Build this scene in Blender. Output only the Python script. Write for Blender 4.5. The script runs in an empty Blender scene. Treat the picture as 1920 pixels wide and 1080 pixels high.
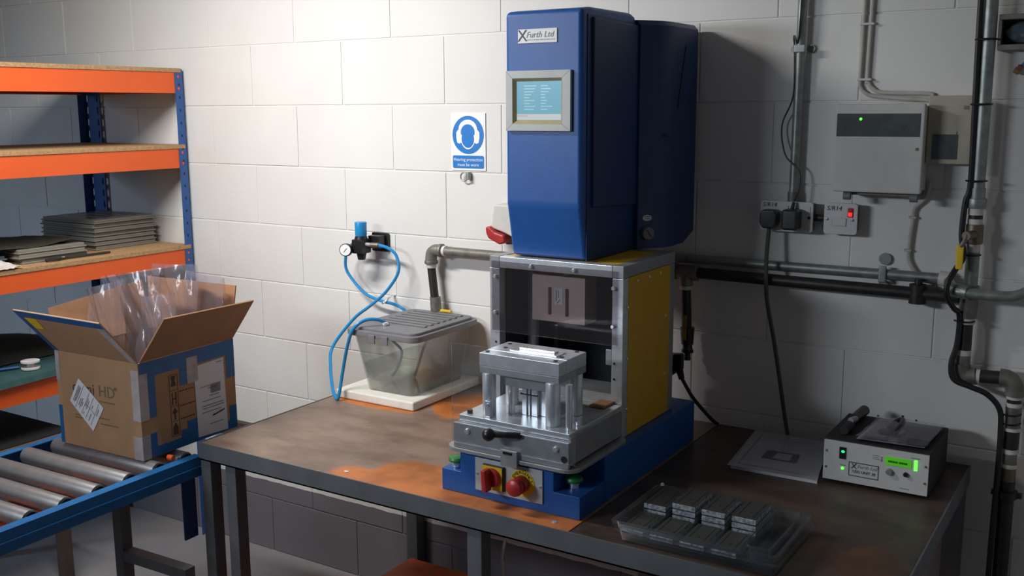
import bpy, bmesh, math, random
from mathutils import Vector, Matrix
random.seed(7)
SC = bpy.context.scene
COL = SC.collection
PI = math.pi

# ------------------------------------------------------------------ camera, world, lights, exposure
def make_camera():
    f, yaw, pitch, roll = 1912.8, -.5618, .1743, -.0051
    cy, sy, cp, sp, cr, sr = math.cos(yaw), math.sin(yaw), math.cos(pitch), math.sin(pitch), math.cos(roll), math.sin(roll)
    fwd = Vector((sy*cp, cy*cp, -sp)); right = Vector((cy, -sy, 0)); up = right.cross(fwd)
    r = right*cr + up*sr; u = -right*sr + up*cr
    cam = bpy.data.cameras.new('camera'); o = bpy.data.objects.new('camera', cam); COL.objects.link(o)
    cam.sensor_width = 36; cam.lens = f/1920*36; cam.clip_start = .05
    m = Matrix((r, u, -fwd)).transposed().to_4x4(); m.translation = Vector((2.9359, -2.8193, 1.786))
    o.matrix_world = m; SC.camera = o
make_camera()

w = bpy.data.worlds.new('world'); SC.world = w; w.use_nodes = True
bg = w.node_tree.nodes['Background']; bg.inputs[0].default_value = (.60, .78, 1, 1); bg.inputs[1].default_value = .07

def lamp(name, kind, loc, target, energy, color, **kw):
    l = bpy.data.lights.new(name, kind); l.energy = energy; l.color = color
    for k, v in kw.items(): setattr(l, k, v)
    o = bpy.data.objects.new(name, l); COL.objects.link(o); o.location = loc
    o.rotation_euler = (Vector(target)-Vector(loc)).to_track_quat('-Z', 'Y').to_euler()
    return o
lamp('bench_lamp', 'AREA', (.42, -1.30, 2.50), (.42, -.25, .95), 26.5, (1, .97, .92), shape='RECTANGLE', size=.9, size_y=.08, spread=math.radians(156))
lamp('room_lamp', 'AREA', (.2, -3.2, 2.15), (1.6, -.5, 1.2), 9.0, (.86, .92, 1), shape='RECTANGLE', size=.9, size_y=.2, spread=math.radians(95))
lamp('door_daylight', 'AREA', (-3.0, -3.6, 2.0), (-1.2, -.3, .5), 4, (.55, .75, 1), shape='RECTANGLE', size=.5, size_y=1.2, spread=math.radians(60))

SC.view_settings.view_transform = 'Standard'; SC.view_settings.look = 'None'
SC.view_settings.exposure = 0; SC.view_settings.gamma = 1
SC.view_settings.use_curve_mapping = False

# ------------------------------------------------------------------ materials
def newmat(name):
    m = bpy.data.materials.new(name); m.use_nodes = True
    nt = m.node_tree; return m, nt, nt.nodes['Principled BSDF']
def N(nt, t, **kw):
    n = nt.nodes.new(t)
    for k, v in kw.items(): setattr(n, k, v)
    return n
def c4(c): return (c[0], c[1], c[2], 1)
def mat(name, col, rough=.5, metal=0, var=.12, scale=30, bump=0, bscale=200, emis=None, estr=0, spec=.5, coat=0):
    m, nt, b = newmat(name)
    b.inputs['Roughness'].default_value = rough; b.inputs['Metallic'].default_value = metal
    b.inputs['Specular IOR Level'].default_value = spec; b.inputs['Coat Weight'].default_value = coat
    tc = N(nt, 'ShaderNodeNewGeometry')
    no = N(nt, 'ShaderNodeTexNoise'); no.inputs['Scale'].default_value = scale; no.inputs['Detail'].default_value = 4
    nt.links.new(tc.outputs['Position'], no.inputs['Vector'])
    rp = N(nt, 'ShaderNodeValToRGB')
    rp.color_ramp.elements[0].position = .3; rp.color_ramp.elements[1].position = .7
    rp.color_ramp.elements[0].color = c4([x*(1-var) for x in col]); rp.color_ramp.elements[1].color = c4([min(1, x*(1+var)) for x in col])
    nt.links.new(no.outputs['Fac'], rp.inputs[0]); nt.links.new(rp.outputs[0], b.inputs['Base Color'])
    if bump:
        n2 = N(nt, 'ShaderNodeTexNoise'); n2.inputs['Scale'].default_value = bscale; n2.inputs['Detail'].default_value = 3
        nt.links.new(tc.outputs['Position'], n2.inputs['Vector'])
        bp = N(nt, 'ShaderNodeBump'); bp.inputs['Strength'].default_value = bump; bp.inputs['Distance'].default_value = .002
        nt.links.new(n2.outputs['Fac'], bp.inputs['Height']); nt.links.new(bp.outputs[0], b.inputs['Normal'])
    if emis:
        b.inputs['Emission Color'].default_value = c4(emis); b.inputs['Emission Strength'].default_value = estr
    return m
def clear(name, tint=(1, 1, 1), body=(.8, .85, .9), solid=.06, gloss=.5, rough=.06):
    """clear sheet: see-through, slightly milky, with fresnel sheen"""
    m, nt, b = newmat(name); nt.nodes.remove(b)
    out = nt.nodes['Material Output']
    tr = N(nt, 'ShaderNodeBsdfTransparent'); tr.inputs[0].default_value = c4(tint)
    df = N(nt, 'ShaderNodeBsdfDiffuse'); df.inputs[0].default_value = c4(body)
    gl = N(nt, 'ShaderNodeBsdfGlossy'); gl.inputs['Roughness'].default_value = rough
    m1 = N(nt, 'ShaderNodeMixShader'); m1.inputs[0].default_value = solid
    nt.links.new(tr.outputs[0], m1.inputs[1]); nt.links.new(df.outputs[0], m1.inputs[2])
    fr = N(nt, 'ShaderNodeLayerWeight'); fr.inputs[0].default_value = .25
    mu = N(nt, 'ShaderNodeMath', operation='MULTIPLY'); mu.inputs[1].default_value = gloss
    nt.links.new(fr.outputs['Fresnel'], mu.inputs[0])
    m2 = N(nt, 'ShaderNodeMixShader'); nt.links.new(mu.outputs[0], m2.inputs[0])
    nt.links.new(m1.outputs[0], m2.inputs[1]); nt.links.new(gl.outputs[0], m2.inputs[2])
    nt.links.new(m2.outputs[0], out.inputs[0])
    return m

def wall_mat():
    m, nt, b = newmat('painted_blockwork')
    b.inputs['Roughness'].default_value = .75
    g = N(nt, 'ShaderNodeNewGeometry')
    no = N(nt, 'ShaderNodeTexNoise'); no.inputs['Scale'].default_value = 2.5; no.inputs['Detail'].default_value = 5
    nt.links.new(g.outputs['Position'], no.inputs['Vector'])
    rp = N(nt, 'ShaderNodeValToRGB'); rp.color_ramp.elements[0].position = .3; rp.color_ramp.elements[1].position = .75
    rp.color_ramp.elements[0].color = (.715, .71, .69, 1); rp.color_ramp.elements[1].color = (.785, .785, .77, 1)
    nt.links.new(no.outputs['Fac'], rp.inputs[0])
    # lilac grey skirting paint up to 0.29 m
    sx = N(nt, 'ShaderNodeSeparateXYZ'); nt.links.new(g.outputs['Position'], sx.inputs[0])
    n3 = N(nt, 'ShaderNodeTexNoise'); n3.inputs['Scale'].default_value = 14
    nt.links.new(g.outputs['Position'], n3.inputs['Vector'])
    ad = N(nt, 'ShaderNodeMath', operation='MULTIPLY_ADD'); ad.inputs[1].default_value = .012
    nt.links.new(n3.outputs['Fac'], ad.inputs[0]); nt.links.new(sx.outputs['Z'], ad.inputs[2])
    lt = N(nt, 'ShaderNodeMath', operation='LESS_THAN'); lt.inputs[1].default_value = .303
    nt.links.new(ad.outputs[0], lt.inputs[0])
    rp2 = N(nt, 'ShaderNodeValToRGB'); rp2.color_ramp.elements[0].color = (.135, .125, .145, 1); rp2.color_ramp.elements[1].color = (.20, .185, .205, 1)
    nt.links.new(no.outputs['Fac'], rp2.inputs[0])
    mx = N(nt, 'ShaderNodeMix', data_type='RGBA'); nt.links.new(lt.outputs[0], mx.inputs[0])
    nt.links.new(rp.outputs[0], mx.inputs[6]); nt.links.new(rp2.outputs[0], mx.inputs[7])
    nt.links.new(mx.outputs[2], b.inputs['Base Color'])
    n2 = N(nt, 'ShaderNodeTexNoise'); n2.inputs['Scale'].default_value = 90; n2.inputs['Detail'].default_value = 5
    nt.links.new(g.outputs['Position'], n2.inputs['Vector'])
    bp = N(nt, 'ShaderNodeBump'); bp.inputs['Strength'].default_value = .25; bp.inputs['Distance'].default_value = .002
    nt.links.new(n2.outputs['Fac'], bp.inputs['Height']); nt.links.new(bp.outputs[0], b.inputs['Normal'])
    return m

def bench_mat(name, base, dark, orange, spots, spec=.4):
    """worn bench top: varnish left orange in patches, rubbed grey brown elsewhere; spots = (x, y, rx, ry, strength)"""
    m, nt, b = newmat(name)
    b.inputs['Roughness'].default_value = .42; b.inputs['Specular IOR Level'].default_value = spec
    g = N(nt, 'ShaderNodeNewGeometry')
    n1 = N(nt, 'ShaderNodeTexNoise'); n1.inputs['Scale'].default_value = 5; n1.inputs['Detail'].default_value = 8; n1.inputs['Roughness'].default_value = .65
    mp = N(nt, 'ShaderNodeMapping'); mp.inputs['Scale'].default_value = (1, 2.2, 1)
    nt.links.new(g.outputs['Position'], mp.inputs[0]); nt.links.new(mp.outputs[0], n1.inputs['Vector'])
    rp = N(nt, 'ShaderNodeValToRGB'); rp.color_ramp.elements[0].position = .36; rp.color_ramp.elements[1].position = .62
    rp.color_ramp.elements[0].color = c4(dark); rp.color_ramp.elements[1].color = c4(base)
    nt.links.new(n1.outputs['Fac'], rp.inputs[0])
    n4 = N(nt, 'ShaderNodeTexNoise'); n4.inputs['Scale'].default_value = 9; n4.inputs['Detail'].default_value = 6
    nt.links.new(g.outputs['Position'], n4.inputs['Vector'])
    prev = None
    for (x, y, rx, ry, s) in spots:
        mm = N(nt, 'ShaderNodeMapping'); mm.vector_type = 'TEXTURE'
        mm.inputs['Location'].default_value = (x, y, .852); mm.inputs['Scale'].default_value = (rx, ry, 1)
        nt.links.new(g.outputs['Position'], mm.inputs[0])
        ln = N(nt, 'ShaderNodeVectorMath', operation='LENGTH'); nt.links.new(mm.outputs[0], ln.inputs[0])
        a = N(nt, 'ShaderNodeMath', operation='MULTIPLY_ADD'); a.inputs[1].default_value = .9
        nt.links.new(n4.outputs['Fac'], a.inputs[0]); nt.links.new(ln.outputs['Value'], a.inputs[2])
        r = N(nt, 'ShaderNodeMapRange'); r.inputs['From Min'].default_value = 1.5; r.inputs['From Max'].default_value = 1.3
        r.inputs['To Min'].default_value = 0; r.inputs['To Max'].default_value = s
        nt.links.new(a.outputs[0], r.inputs[0])
        if prev is None: prev = r.outputs[0]
        else:
            mxx = N(nt, 'ShaderNodeMath', operation='MAXIMUM'); nt.links.new(prev, mxx.inputs[0]); nt.links.new(r.outputs[0], mxx.inputs[1]); prev = mxx.outputs[0]
    mx = N(nt, 'ShaderNodeMix', data_type='RGBA'); nt.links.new(prev, mx.inputs[0]); nt.links.new(rp.outputs[0], mx.inputs[6])
    rp3 = N(nt, 'ShaderNodeValToRGB'); rp3.color_ramp.elements[0].position = .35; rp3.color_ramp.elements[1].position = .6
    rp3.color_ramp.elements[0].color = c4([x*.55 for x in orange]); rp3.color_ramp.elements[1].color = c4(orange)
    nt.links.new(n4.outputs['Fac'], rp3.inputs[0]); nt.links.new(rp3.outputs[0], mx.inputs[7])
    nt.links.new(mx.outputs[2], b.inputs['Base Color'])
    return m

M = dict(
    wall=wall_mat(),
    floor=mat('painted_concrete', (.29, .275, .285), .55, var=.12, scale=3, bump=.1),
    benchL=bench_mat('worn_varnished_top', (.27, .19, .145), (.165, .11, .085), (.60, .19, .04),
                     [(1.46, -.85, .22, .12, 1), (1.72, -.90, .26, .09, .95), (1.29, -.895, .14, .06, .95), (.88, -.37, .20, .05, .95), (1.18, -.24, .16, .15, 1)]),
    benchR=bench_mat('dark_varnished_top', (.085, .06, .046), (.045, .03, .024), (.16, .06, .03), [(2.3, -.72, .14, .09, .5), (2.50, -.75, .06, .1, .8)]),
    shelfwood=mat('orange_stained_board', (.46, .10, .022), .5, var=.25, scale=8),
    steel=mat('grey_painted_steel', (.15, .16, .175), .45, .35, var=.12, scale=12),
    alu=mat('brushed_aluminium', (.70, .735, .77), .30, .62, var=.08, scale=60),
    roller=mat('zinc_roller', (.30, .30, .31), .42, .6, var=.08),
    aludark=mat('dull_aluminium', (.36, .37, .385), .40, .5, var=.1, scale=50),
    horn=mat('titanium_horn', (.58, .50, .46), .45, .1, var=.05),
    chrome=mat('bright_steel', (.84, .86, .88), .18, .7, var=.03),
    blue=mat('blue_press_paint', (.012, .095, .36), .42, var=.06, scale=20, bump=.12, bscale=500),
    bluedk=mat('dark_blue_shell', (.006, .036, .135), .45, var=.06, scale=20, bump=.12, bscale=500),
    yellow=mat('yellow_panel', (.62, .36, .012), .5, var=.05),
    yellowsig=mat('signal_yellow', (.80, .55, .02), .45, var=.05),
    black=mat('black_plastic', (.012, .012, .014), .35, var=.1),
    blackmat=mat('matt_black', (.014, .014, .016), .7, var=.2),
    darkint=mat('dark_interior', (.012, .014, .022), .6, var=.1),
    red=mat('red_plastic', (.42, .03, .03), .35, var=.08),
    green=mat('green_button', (.02, .20, .045), .4, var=.08),
    orange=mat('orange_beam_paint', (.80, .115, .016), .45, var=.05, scale=6),
    upblue=mat('blue_rack_paint', (.025, .10, .32), .45, var=.08),
    railblue=mat('blue_conveyor_paint', (.012, .135, .36), .42, var=.08),
    chip=mat('chipboard', (.44, .27, .13), .8, var=.22, scale=120, bump=.2),
    card=mat('corrugated_card', (.40, .235, .125), .85, var=.06, scale=14, bump=.05),
    cardin=mat('corrugated_card_inside', (.36, .19, .10), .85, var=.08, scale=14),
    tapeblue=mat('blue_tape', (.012, .12, .34), .4, var=.12, scale=20),
    tapewhite=mat('clear_parcel_tape', (.42, .38, .38), .3, var=.15, scale=30),
    paper=mat('paper', (.70, .71, .74), .8, var=.03),
    white=mat('white_plastic', (.62, .63, .63), .45, var=.03),
    offwhite=mat('off_white_cover', (.62, .61, .58), .5, var=.04),
    beige=mat('beige_cover', (.46, .42, .33), .55, var=.05),
    smoke=mat('smoked_window', (.10, .115, .12), .15, var=.15),
    ink=mat('black_ink', (.03, .03, .035), .7, var=.1),
    greyink=mat('grey_ink', (.20, .20, .22), .7, var=.1),
    brownink=mat('dark_brown_ink', (.08, .05, .035), .8, var=.1),
    signblue=mat('sign_blue', (.012, .19, .60), .45, var=.03),
    signwhite=mat('sign_white', (.86, .88, .9), .5, var=.02),
    foam=mat('white_foam', (.76, .75, .70), .9, var=.05, bump=.2),
    lid=mat('grey_lid_plastic', (.19, .19, .205), .5, var=.06),
    tube=mat('blue_air_tube', (.02, .27, .62), .25, var=.05),
    galv=mat('galvanised_steel', (.29, .325, .31), .45, .6, var=.22, scale=40),
    galvdull=mat('weathered_pipe', (.20, .19, .17), .5, .4, var=.25, scale=40),
    iron=mat('black_iron', (.035, .033, .03), .45, .3, var=.3, scale=30),
    ptfe=mat('white_thread_tape', (.66, .64, .6), .7),
    brass=mat('dull_brass', (.19, .15, .11), .45, .5, var=.2),
    cable=mat('black_cable', (.012, .013, .013), .45),
    greencable=mat('dark_green_cable', (.05, .075, .06), .5),
    whitecable=mat('white_cable', (.50, .48, .43), .6),
    lcd=mat('green_lcd', (.06, .32, .02), .3, emis=(.10, .60, .02), estr=.38, var=.05),
    ledg=mat('green_led', (.05, .6, .05), .3, emis=(.10, 1, .05), estr=2.2),
    ledt=mat('teal_green_led', (.02, .6, .2), .3, emis=(.02, .85, .22), estr=1.2),
    ledr=mat('red_neon', (.5, .02, .02), .3, emis=(1, .03, .03), estr=1.3),
    redneon=mat('dark_red_lens', (.20, .01, .01), .3, emis=(.5, .01, .01), estr=.15),
    screen=mat('screen_glow', (.05, .10, .13), .25, emis=(.20, .50, .64), estr=.62, var=.05, spec=.15),
    screenbar=mat('screen_bar', (.05, .05, .05), .25, emis=(.60, .62, .62), estr=.7, var=.05),
    screenline=mat('screen_line', (.05, .05, .05), .25, emis=(.40, .68, .74), estr=.75, var=.03),
    screenred=mat('screen_red', (.05, .05, .05), .25, emis=(.60, .45, .50), estr=.7, var=.03),
    bezel=mat('grey_bezel', (.52, .55, .54), .5, var=.04),
    bezelin=mat('brass_tint_lip', (.44, .37, .21), .45, var=.08),
    acrylic=clear('clear_acrylic', (.96, .97, .98), (.5, .55, .6), .03, .45),
    tintpane=clear('smoked_pane', (.84, .82, .83), (.36, .33, .35), .03, .45),
    film=clear('clear_film', (.90, .89, .92), (.60, .58, .66), .085, 1.0, .10),
    tubplastic=clear('translucent_tub', (.95, .955, .94), (.76, .76, .72), .13, .35, .15),
    water=clear('water', (.88, .93, .90), (.55, .60, .54), .06, .5, .02),
    blister=clear('clear_blister', (.88, .91, .93), (.50, .55, .62), .05, .9, .10),
    trayplastic=clear('grey_tray_plastic', (.55, .53, .48), (.30, .285, .25), .82, .6, .2),
    trayblue=clear('teal_tray_plastic', (.60, .68, .72), (.22, .32, .38), .5, .9, .12),  # the trays' own teal plastic
    cass=mat('dark_grey_cassette', (.045, .048, .044), .45, var=.1),
    cassedge=mat('cassette_clear_edge', (.30, .34, .37), .15, var=.6, scale=140),
    matgreen=mat('green_rubber_mat', (.03, .09, .095), .7, var=.15),
    olive=mat('olive_cloth', (.05, .048, .03), .8, var=.25),
    darkwood=mat('dark_board', (.075, .05, .04), .7, var=.25, scale=10),
    brownboard=mat('brown_board', (.24, .125, .06), .7, var=.2, scale=10),
    dialblue=mat('dusty_blue_glass', (.07, .11, .14), .25, var=.3, scale=50),
)

# ------------------------------------------------------------------ mesh builder
class MB:
    def __init__(s): s.bm = bmesh.new(); s.wn = False
    def _merge(s, t, M4=None):
        me = bpy.data.meshes.new('tmp'); t.to_mesh(me); t.free()
        if M4 is not None: me.transform(M4)
        s.bm.from_mesh(me); bpy.data.meshes.remove(me)
    def box(s, x0, x1, y0, y1, z0, z1, bv=0, seg=2, M4=None):
        t = bmesh.new(); bmesh.ops.create_cube(t, size=1)
        for v in t.verts:
            v.co = Vector((x0 if v.co.x < 0 else x1, y0 if v.co.y < 0 else y1, z0 if v.co.z < 0 else z1))
        if bv: s.wn = True; bmesh.ops.bevel(t, geom=list(t.edges), offset=bv, segments=seg, affect='EDGES', profile=.5)
        s._merge(t, M4); return s
    def cyl(s, p0, p1, r0, r1=None, seg=20, bv=0):
        p0, p1 = Vector(p0), Vector(p1); r1 = r0 if r1 is None else r1; d = p1-p0
        t = bmesh.new(); bmesh.ops.create_cone(t, cap_ends=True, segments=seg, radius1=r0, radius2=r1, depth=d.length)
        if bv:
            ed = [e for e in t.edges if len(e.link_faces) == 2 and any(len(f.verts) > 4 for f in e.link_faces)]
            bmesh.ops.bevel(t, geom=ed, offset=bv, segments=2, affect='EDGES', profile=.5)
        m = d.to_track_quat('Z', 'Y').to_matrix().to_4x4(); m.translation = (p0+p1)/2
        s._merge(t, m); return s
    def ball(s, c, r, sc=(1, 1, 1), seg=16):
        t = bmesh.new(); bmesh.ops.create_uvsphere(t, u_segments=seg, v_segments=seg//2+2, radius=r)
        s._merge(t, Matrix.Translation(c) @ Matrix.Diagonal((*sc, 1))); return s
    def prism(s, poly, axis, a, b, bv=0, seg=2):
        """poly in the two other axes (in order) extruded along axis from a to b"""
        t = bmesh.new(); put = {'x': lambda p, h: (h, p[0], p[1]), 'y': lambda p, h: (p[0], h, p[1]), 'z': lambda p, h: (p[0], p[1], h)}[axis]
        lo = [t.verts.new(put(p, a)) for p in poly]; hi = [t.verts.new(put(p, b)) for p in poly]
        t.faces.new(lo); t.faces.new(list(reversed(hi)))
        n = len(poly)
        for i in range(n): t.faces.new((lo[i], hi[i], hi[(i+1) % n], lo[(i+1) % n]))
        bmesh.ops.recalc_face_normals(t, faces=t.faces)
        if bv: s.wn = True; bmesh.ops.bevel(t, geom=list(t.edges), offset=bv, segments=seg, affect='EDGES', profile=.5)
        s._merge(t); return s
    def lathe(s, prof, base, direction, seg=24):
        """prof = (radius, height) along direction"""
        t = bmesh.new(); rings = []
        for r, h in prof:
            rings.append([t.verts.new((r*math.cos(2*PI*i/seg), r*math.sin(2*PI*i/seg), h)) for i in range(seg)])
        for a, b in zip(rings, rings[1:]):
            for i in range(seg): t.faces.new((a[i], a[(i+1) % seg], b[(i+1) % seg], b[i]))
        t.faces.new(list(reversed(rings[0]))); t.faces.new(rings[-1])
        bmesh.ops.recalc_face_normals(t, faces=t.faces)
        m = Vector(direction).to_track_quat('Z', 'Y').to_matrix().to_4x4(); m.translation = Vector(base)
        s._merge(t, m); return s
    def tube(s, pts, r, seg=10, smooth=6, closed=False):
        P = [Vector(p) for p in pts]
        if smooth and len(P) > 2:
            out = []
            for i in range(len(P)-1):
                a, b, c, d = P[max(i-1, 0)], P[i], P[i+1], P[min(i+2, len(P)-1)]
                for k in range(smooth):
                    u = k/smooth
                    out.append(.5*((2*b)+(c-a)*u+(2*a-5*b+4*c-d)*u*u+(3*b-a-3*c+d)*u**3))
            out.append(P[-1]); P = out
        t = bmesh.new(); rings = []; nrm = None
        for i, p in enumerate(P):
            d = (P[min(i+1, len(P)-1)]-P[max(i-1, 0)]).normalized()
            if nrm is None: nrm = d.orthogonal().normalized()
            nrm = (nrm-d*nrm.dot(d)).normalized(); bn = d.cross(nrm)
            rings.append([t.verts.new(p+(nrm*math.cos(2*PI*k/seg)+bn*math.sin(2*PI*k/seg))*r) for k in range(seg)])
        for a, b in zip(rings, rings[1:]):
            for i in range(seg): t.faces.new((a[i], a[(i+1) % seg], b[(i+1) % seg], b[i]))
        t.faces.new(list(reversed(rings[0]))); t.faces.new(rings[-1])
        s._merge(t); return s
    def quad(s, pts, th=0):
        t = bmesh.new(); vs = [t.verts.new(p) for p in pts]; f = t.faces.new(vs)
        if th:
            n = (Vector(pts[1])-Vector(pts[0])).cross(Vector(pts[2])-Vector(pts[0])).normalized()*th
            hi = [t.verts.new(Vector(p)+n) for p in pts]; t.faces.new(list(reversed(hi)))
            k = len(pts)
            for i in range(k): t.faces.new((vs[(i+1) % k], vs[i], hi[i], hi[(i+1) % k]))
        bmesh.ops.recalc_face_normals(t, faces=t.faces)
        s._merge(t); return s
    def grid(s, fn, nu, nv):
        t = bmesh.new(); g = [[t.verts.new(fn(i/nu, j/nv)) for j in range(nv+1)] for i in range(nu+1)]
        for i in range(nu):
            for j in range(nv): t.faces.new((g[i][j], g[i+1][j], g[i+1][j+1], g[i][j+1]))
        s._merge(t); return s
    def text(s, txt, size, o, right=(1, 0, 0), up=(0, 0, 1), align='CENTER', shear=0, depth=.0003):
        cu = bpy.data.curves.new('tmp_text', 'FONT'); cu.body = txt; cu.size = size; cu.align_x = align; cu.align_y = 'CENTER'
        cu.shear = shear; cu.extrude = depth; cu.resolution_u = 2
        ob = bpy.data.objects.new('tmp_text', cu)
        me = bpy.data.meshes.new_from_object(ob)
        r, u = Vector(right).normalized(), Vector(up).normalized(); n = r.cross(u)
        m = Matrix((r, u, n)).transposed().to_4x4(); m.translation = Vector(o)
        me.transform(m); s.bm.from_mesh(me)
        bpy.data.meshes.remove(me); bpy.data.objects.remove(ob); bpy.data.curves.remove(cu); return s
    def obj(s, name, material, parent=None, smooth=True, auto=35):
        me = bpy.data.meshes.new(name); s.bm.to_mesh(me); s.bm.free()
        me.materials.append(M[material] if isinstance(material, str) else material)
        o = bpy.data.objects.new(name, me); COL.objects.link(o)
        if parent is not None:
            o.parent = parent
            L = root_loc(parent); me.transform(Matrix.Translation(-L))
        if name.endswith(('print', 'lettering', 'perforation', 'scratch', 'screen_text', 'display_text')): o['kind'] = 'stuff'
        if smooth:
            me.polygons.foreach_set('use_smooth', [True]*len(me.polygons))
            try: me.set_sharp_from_angle(angle=math.radians(auto))
            except Exception: pass
            if s.wn: o.modifiers.new('weighted_normal', 'WEIGHTED_NORMAL').keep_sharp = True
        return o
def root_loc(o):
    while o.parent is not None: o = o.parent
    return Vector(o.get('_l', (0, 0, 0)))
def tag(o, label, cat, group=None):
    o['label'] = label; o['category'] = cat
    if group: o['group'] = group
    return o
def thing(name, label, cat, loc=(0, 0, 0), group=None, local=False):
    o = bpy.data.objects.new(name, None); COL.objects.link(o); o.location = loc; o.empty_display_size = .05
    if not local: o['_l'] = tuple(loc)
    return tag(o, label, cat, group)
def structure(o): o['kind'] = 'structure'; return o
def screw_y(mb, x, z, y, r=.005, h=.004):        # round head facing the room (towards -y)
    mb.lathe([(r, 0), (r, h*.5), (r*.7, h), (r*.3, h)], (x, y, z), (0, -1, 0), 12)

# ------------------------------------------------------------------ the setting
structure(MB().box(-3.4, 4.2, -4.6, .12, -.06, 0).obj('floor', 'floor'))
structure(MB().box(3.602, 3.72, -4.6, .115, 0, 3.05).obj('wall_right', 'wall'))
structure(MB().box(-3.4, -3.28, -4.6, .115, 0, 3.05).obj('wall_left', 'wall'))
structure(MB().box(-3.4, 3.72, -4.6, .115, 3.06, 3.16).obj('ceiling', mat('ceiling_board', (.5, .5, .5), .9)))
wall = structure(MB().box(-3.27, 3.6, .0030, .115, 0, 3.05).obj('wall_back', 'wall'))
bw, bh, jt = .45, .225, .0042
blk = MB().box(-bw/2+jt/2, bw/2-jt/2, 0, .03, jt/2, bh-jt/2, bv=.0025, seg=2)
blk0 = blk.obj('block', 'wall', wall)
half = MB().box(-bw/4+jt/2, bw/4-jt/2, 0, .03, jt/2, bh-jt/2, bv=.0025, seg=2).obj('block', 'wall', wall)
first = True; firsth = True
for k in range(13):
    off = .0 if k % 2 == 0 else .225
    for n in range(-8, 8):
        xc = off+n*bw+.225
        x0, x1 = xc-bw/2, xc+bw/2
        if x0 < -3.2701 or x1 > 3.6001: continue
        if first: b = blk0; first = False
        else: b = blk0.copy(); COL.objects.link(b)
        b.location = (xc, random.uniform(-.0008, .0004), k*bh); b.rotation_euler = (0, 0, random.uniform(-.0006, .0006))
ends = []
for k in range(13):
    off = .0 if k % 2 == 0 else .225
    xs = [off+n*bw for n in range(-9, 10)]
    xs = [x for x in xs if -3.1501 <= x <= 3.6001]
    
    if xs[-1] < 3.55: ends.append(((xs[-1]+3.6)/2, k))
for i, (xc, k) in enumerate(ends):
    b = half if i == 0 else half.copy()
    if i: COL.objects.link(b)
    b.location = (xc, 0, k*bh)

# ------------------------------------------------------------------ workbench
H = .852
bench = thing('workbench', 'long steel framed workbench with worn brown top against the white block wall', 'workbench', (1.64, -.47, 0))
MB().box(.694, 1.892, -.931, -.002, H-.02, H, bv=.002).obj('top_board', 'benchL', bench)
MB().box(1.895, 2.586, -.931, -.002, H-.02, H, bv=.002).obj('top_board', 'benchR', bench)
fr = MB()
fr.box(.69, 2.59, -.936, -.932, H-.05, H+.001); fr.box(.69, 2.59, -.936, -.90, H-.05, H-.046)
fr.obj('front_rail', 'steel', bench)
MB().box(.69, .694, -.93, -.002, H-.05, H+.001).obj('end_rail', 'steel', bench)
MB().box(2.586, 2.59, -.93, -.002, H-.05, H+.001).obj('end_rail', 'steel', bench)
MB().box(.70, 2.58, -.045, -.005, H-.062, H-.022).obj('rear_rail', 'steel', bench)
def leg(x, y, s=.04): MB().box(x, x+s, y, y+s, 0, H-.051, bv=.003).obj('leg', 'steel', bench)
for x, y, s in ((.69, -.9315, .04), (.79, -.9315, .04), (1.616, -.9315, .042), (2.545, -.9315, .042), (.735, -.055, .048), (1.66, -.055, .045), (2.54, -.055, .045)): leg(x, y, s)
MB().prism([(-.6, .80), (-.6, .765), (-.56, .72), (-.52, .80)], 'x', .735, .745).obj('gusset', 'steel', bench)
MB().box(.793, 2.53, -.88, -.105, .182, .20, bv=.002).obj('lower_shelf', 'shelfwood', bench)
MB().box(.79, 2.53, -.885, -.85, .14, .18).obj('lower_rail', 'steel', bench)
MB().box(.79, 2.53, -.145, -.11, .14, .18).obj('lower_rail', 'steel', bench)
for x, y in ((1.21, -.895), (1.84, -.90)): MB().lathe([(.007, 0), (.007, .001), (.004, .002)], (x, y, H), (0, 0, 1), 12).obj('countersunk_screw', 'chrome', bench)
tag(MB().tube([(1.69, -.86, .795), (1.685, -.87, .76), (1.677, -.87, .70), (1.68, -.86, .60), (1.70, -.85, .45), (1.72, -.80, .2)], .004).obj('cable', 'whitecable'),
    'thin pale cable hanging beneath the front of the workbench', 'cable')
bpy.data.objects['cable']['label'] = 'thin pale cable hanging down beneath the front of the workbench'

# ------------------------------------------------------------------ ultrasonic press
pr = thing('welding_press', 'tall blue bench press with yellow sided cabinet and touch screen on the workbench', 'press', (1.69, -.5, H))
bs = MB()
bs.box(1.495, 1.886, -.7395, -.182, H+.0005, .968, bv=.003)
bs.prism([(1.497, H+.0005), (1.886, H+.0005), (1.886, .908), (1.817, .908), (1.817, .968), (1.553, .968), (1.553, .908), (1.497, .908)], 'y', -.865, -.74, bv=.002)
bs.obj('base', 'blue', pr)
def rounded(x0, x1, y0, y1, r, n=6):
    P = []
    for cx, cy, a0 in ((x1-r, y1-r, 0), (x0+r, y1-r, 90), (x0+r, y0+r, 180), (x1-r, y0+r, 270)):
        for i in range(n+1):
            a = math.radians(a0+90*i/n); P.append((cx+r*math.cos(a), cy+r*math.sin(a)))
    return P
MB().prism(rounded(1.522, 1.886, -.892, -.60, .035), 'z', .9685, .978, bv=.0015).obj('bed_plate', 'aludark', pr)
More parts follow.
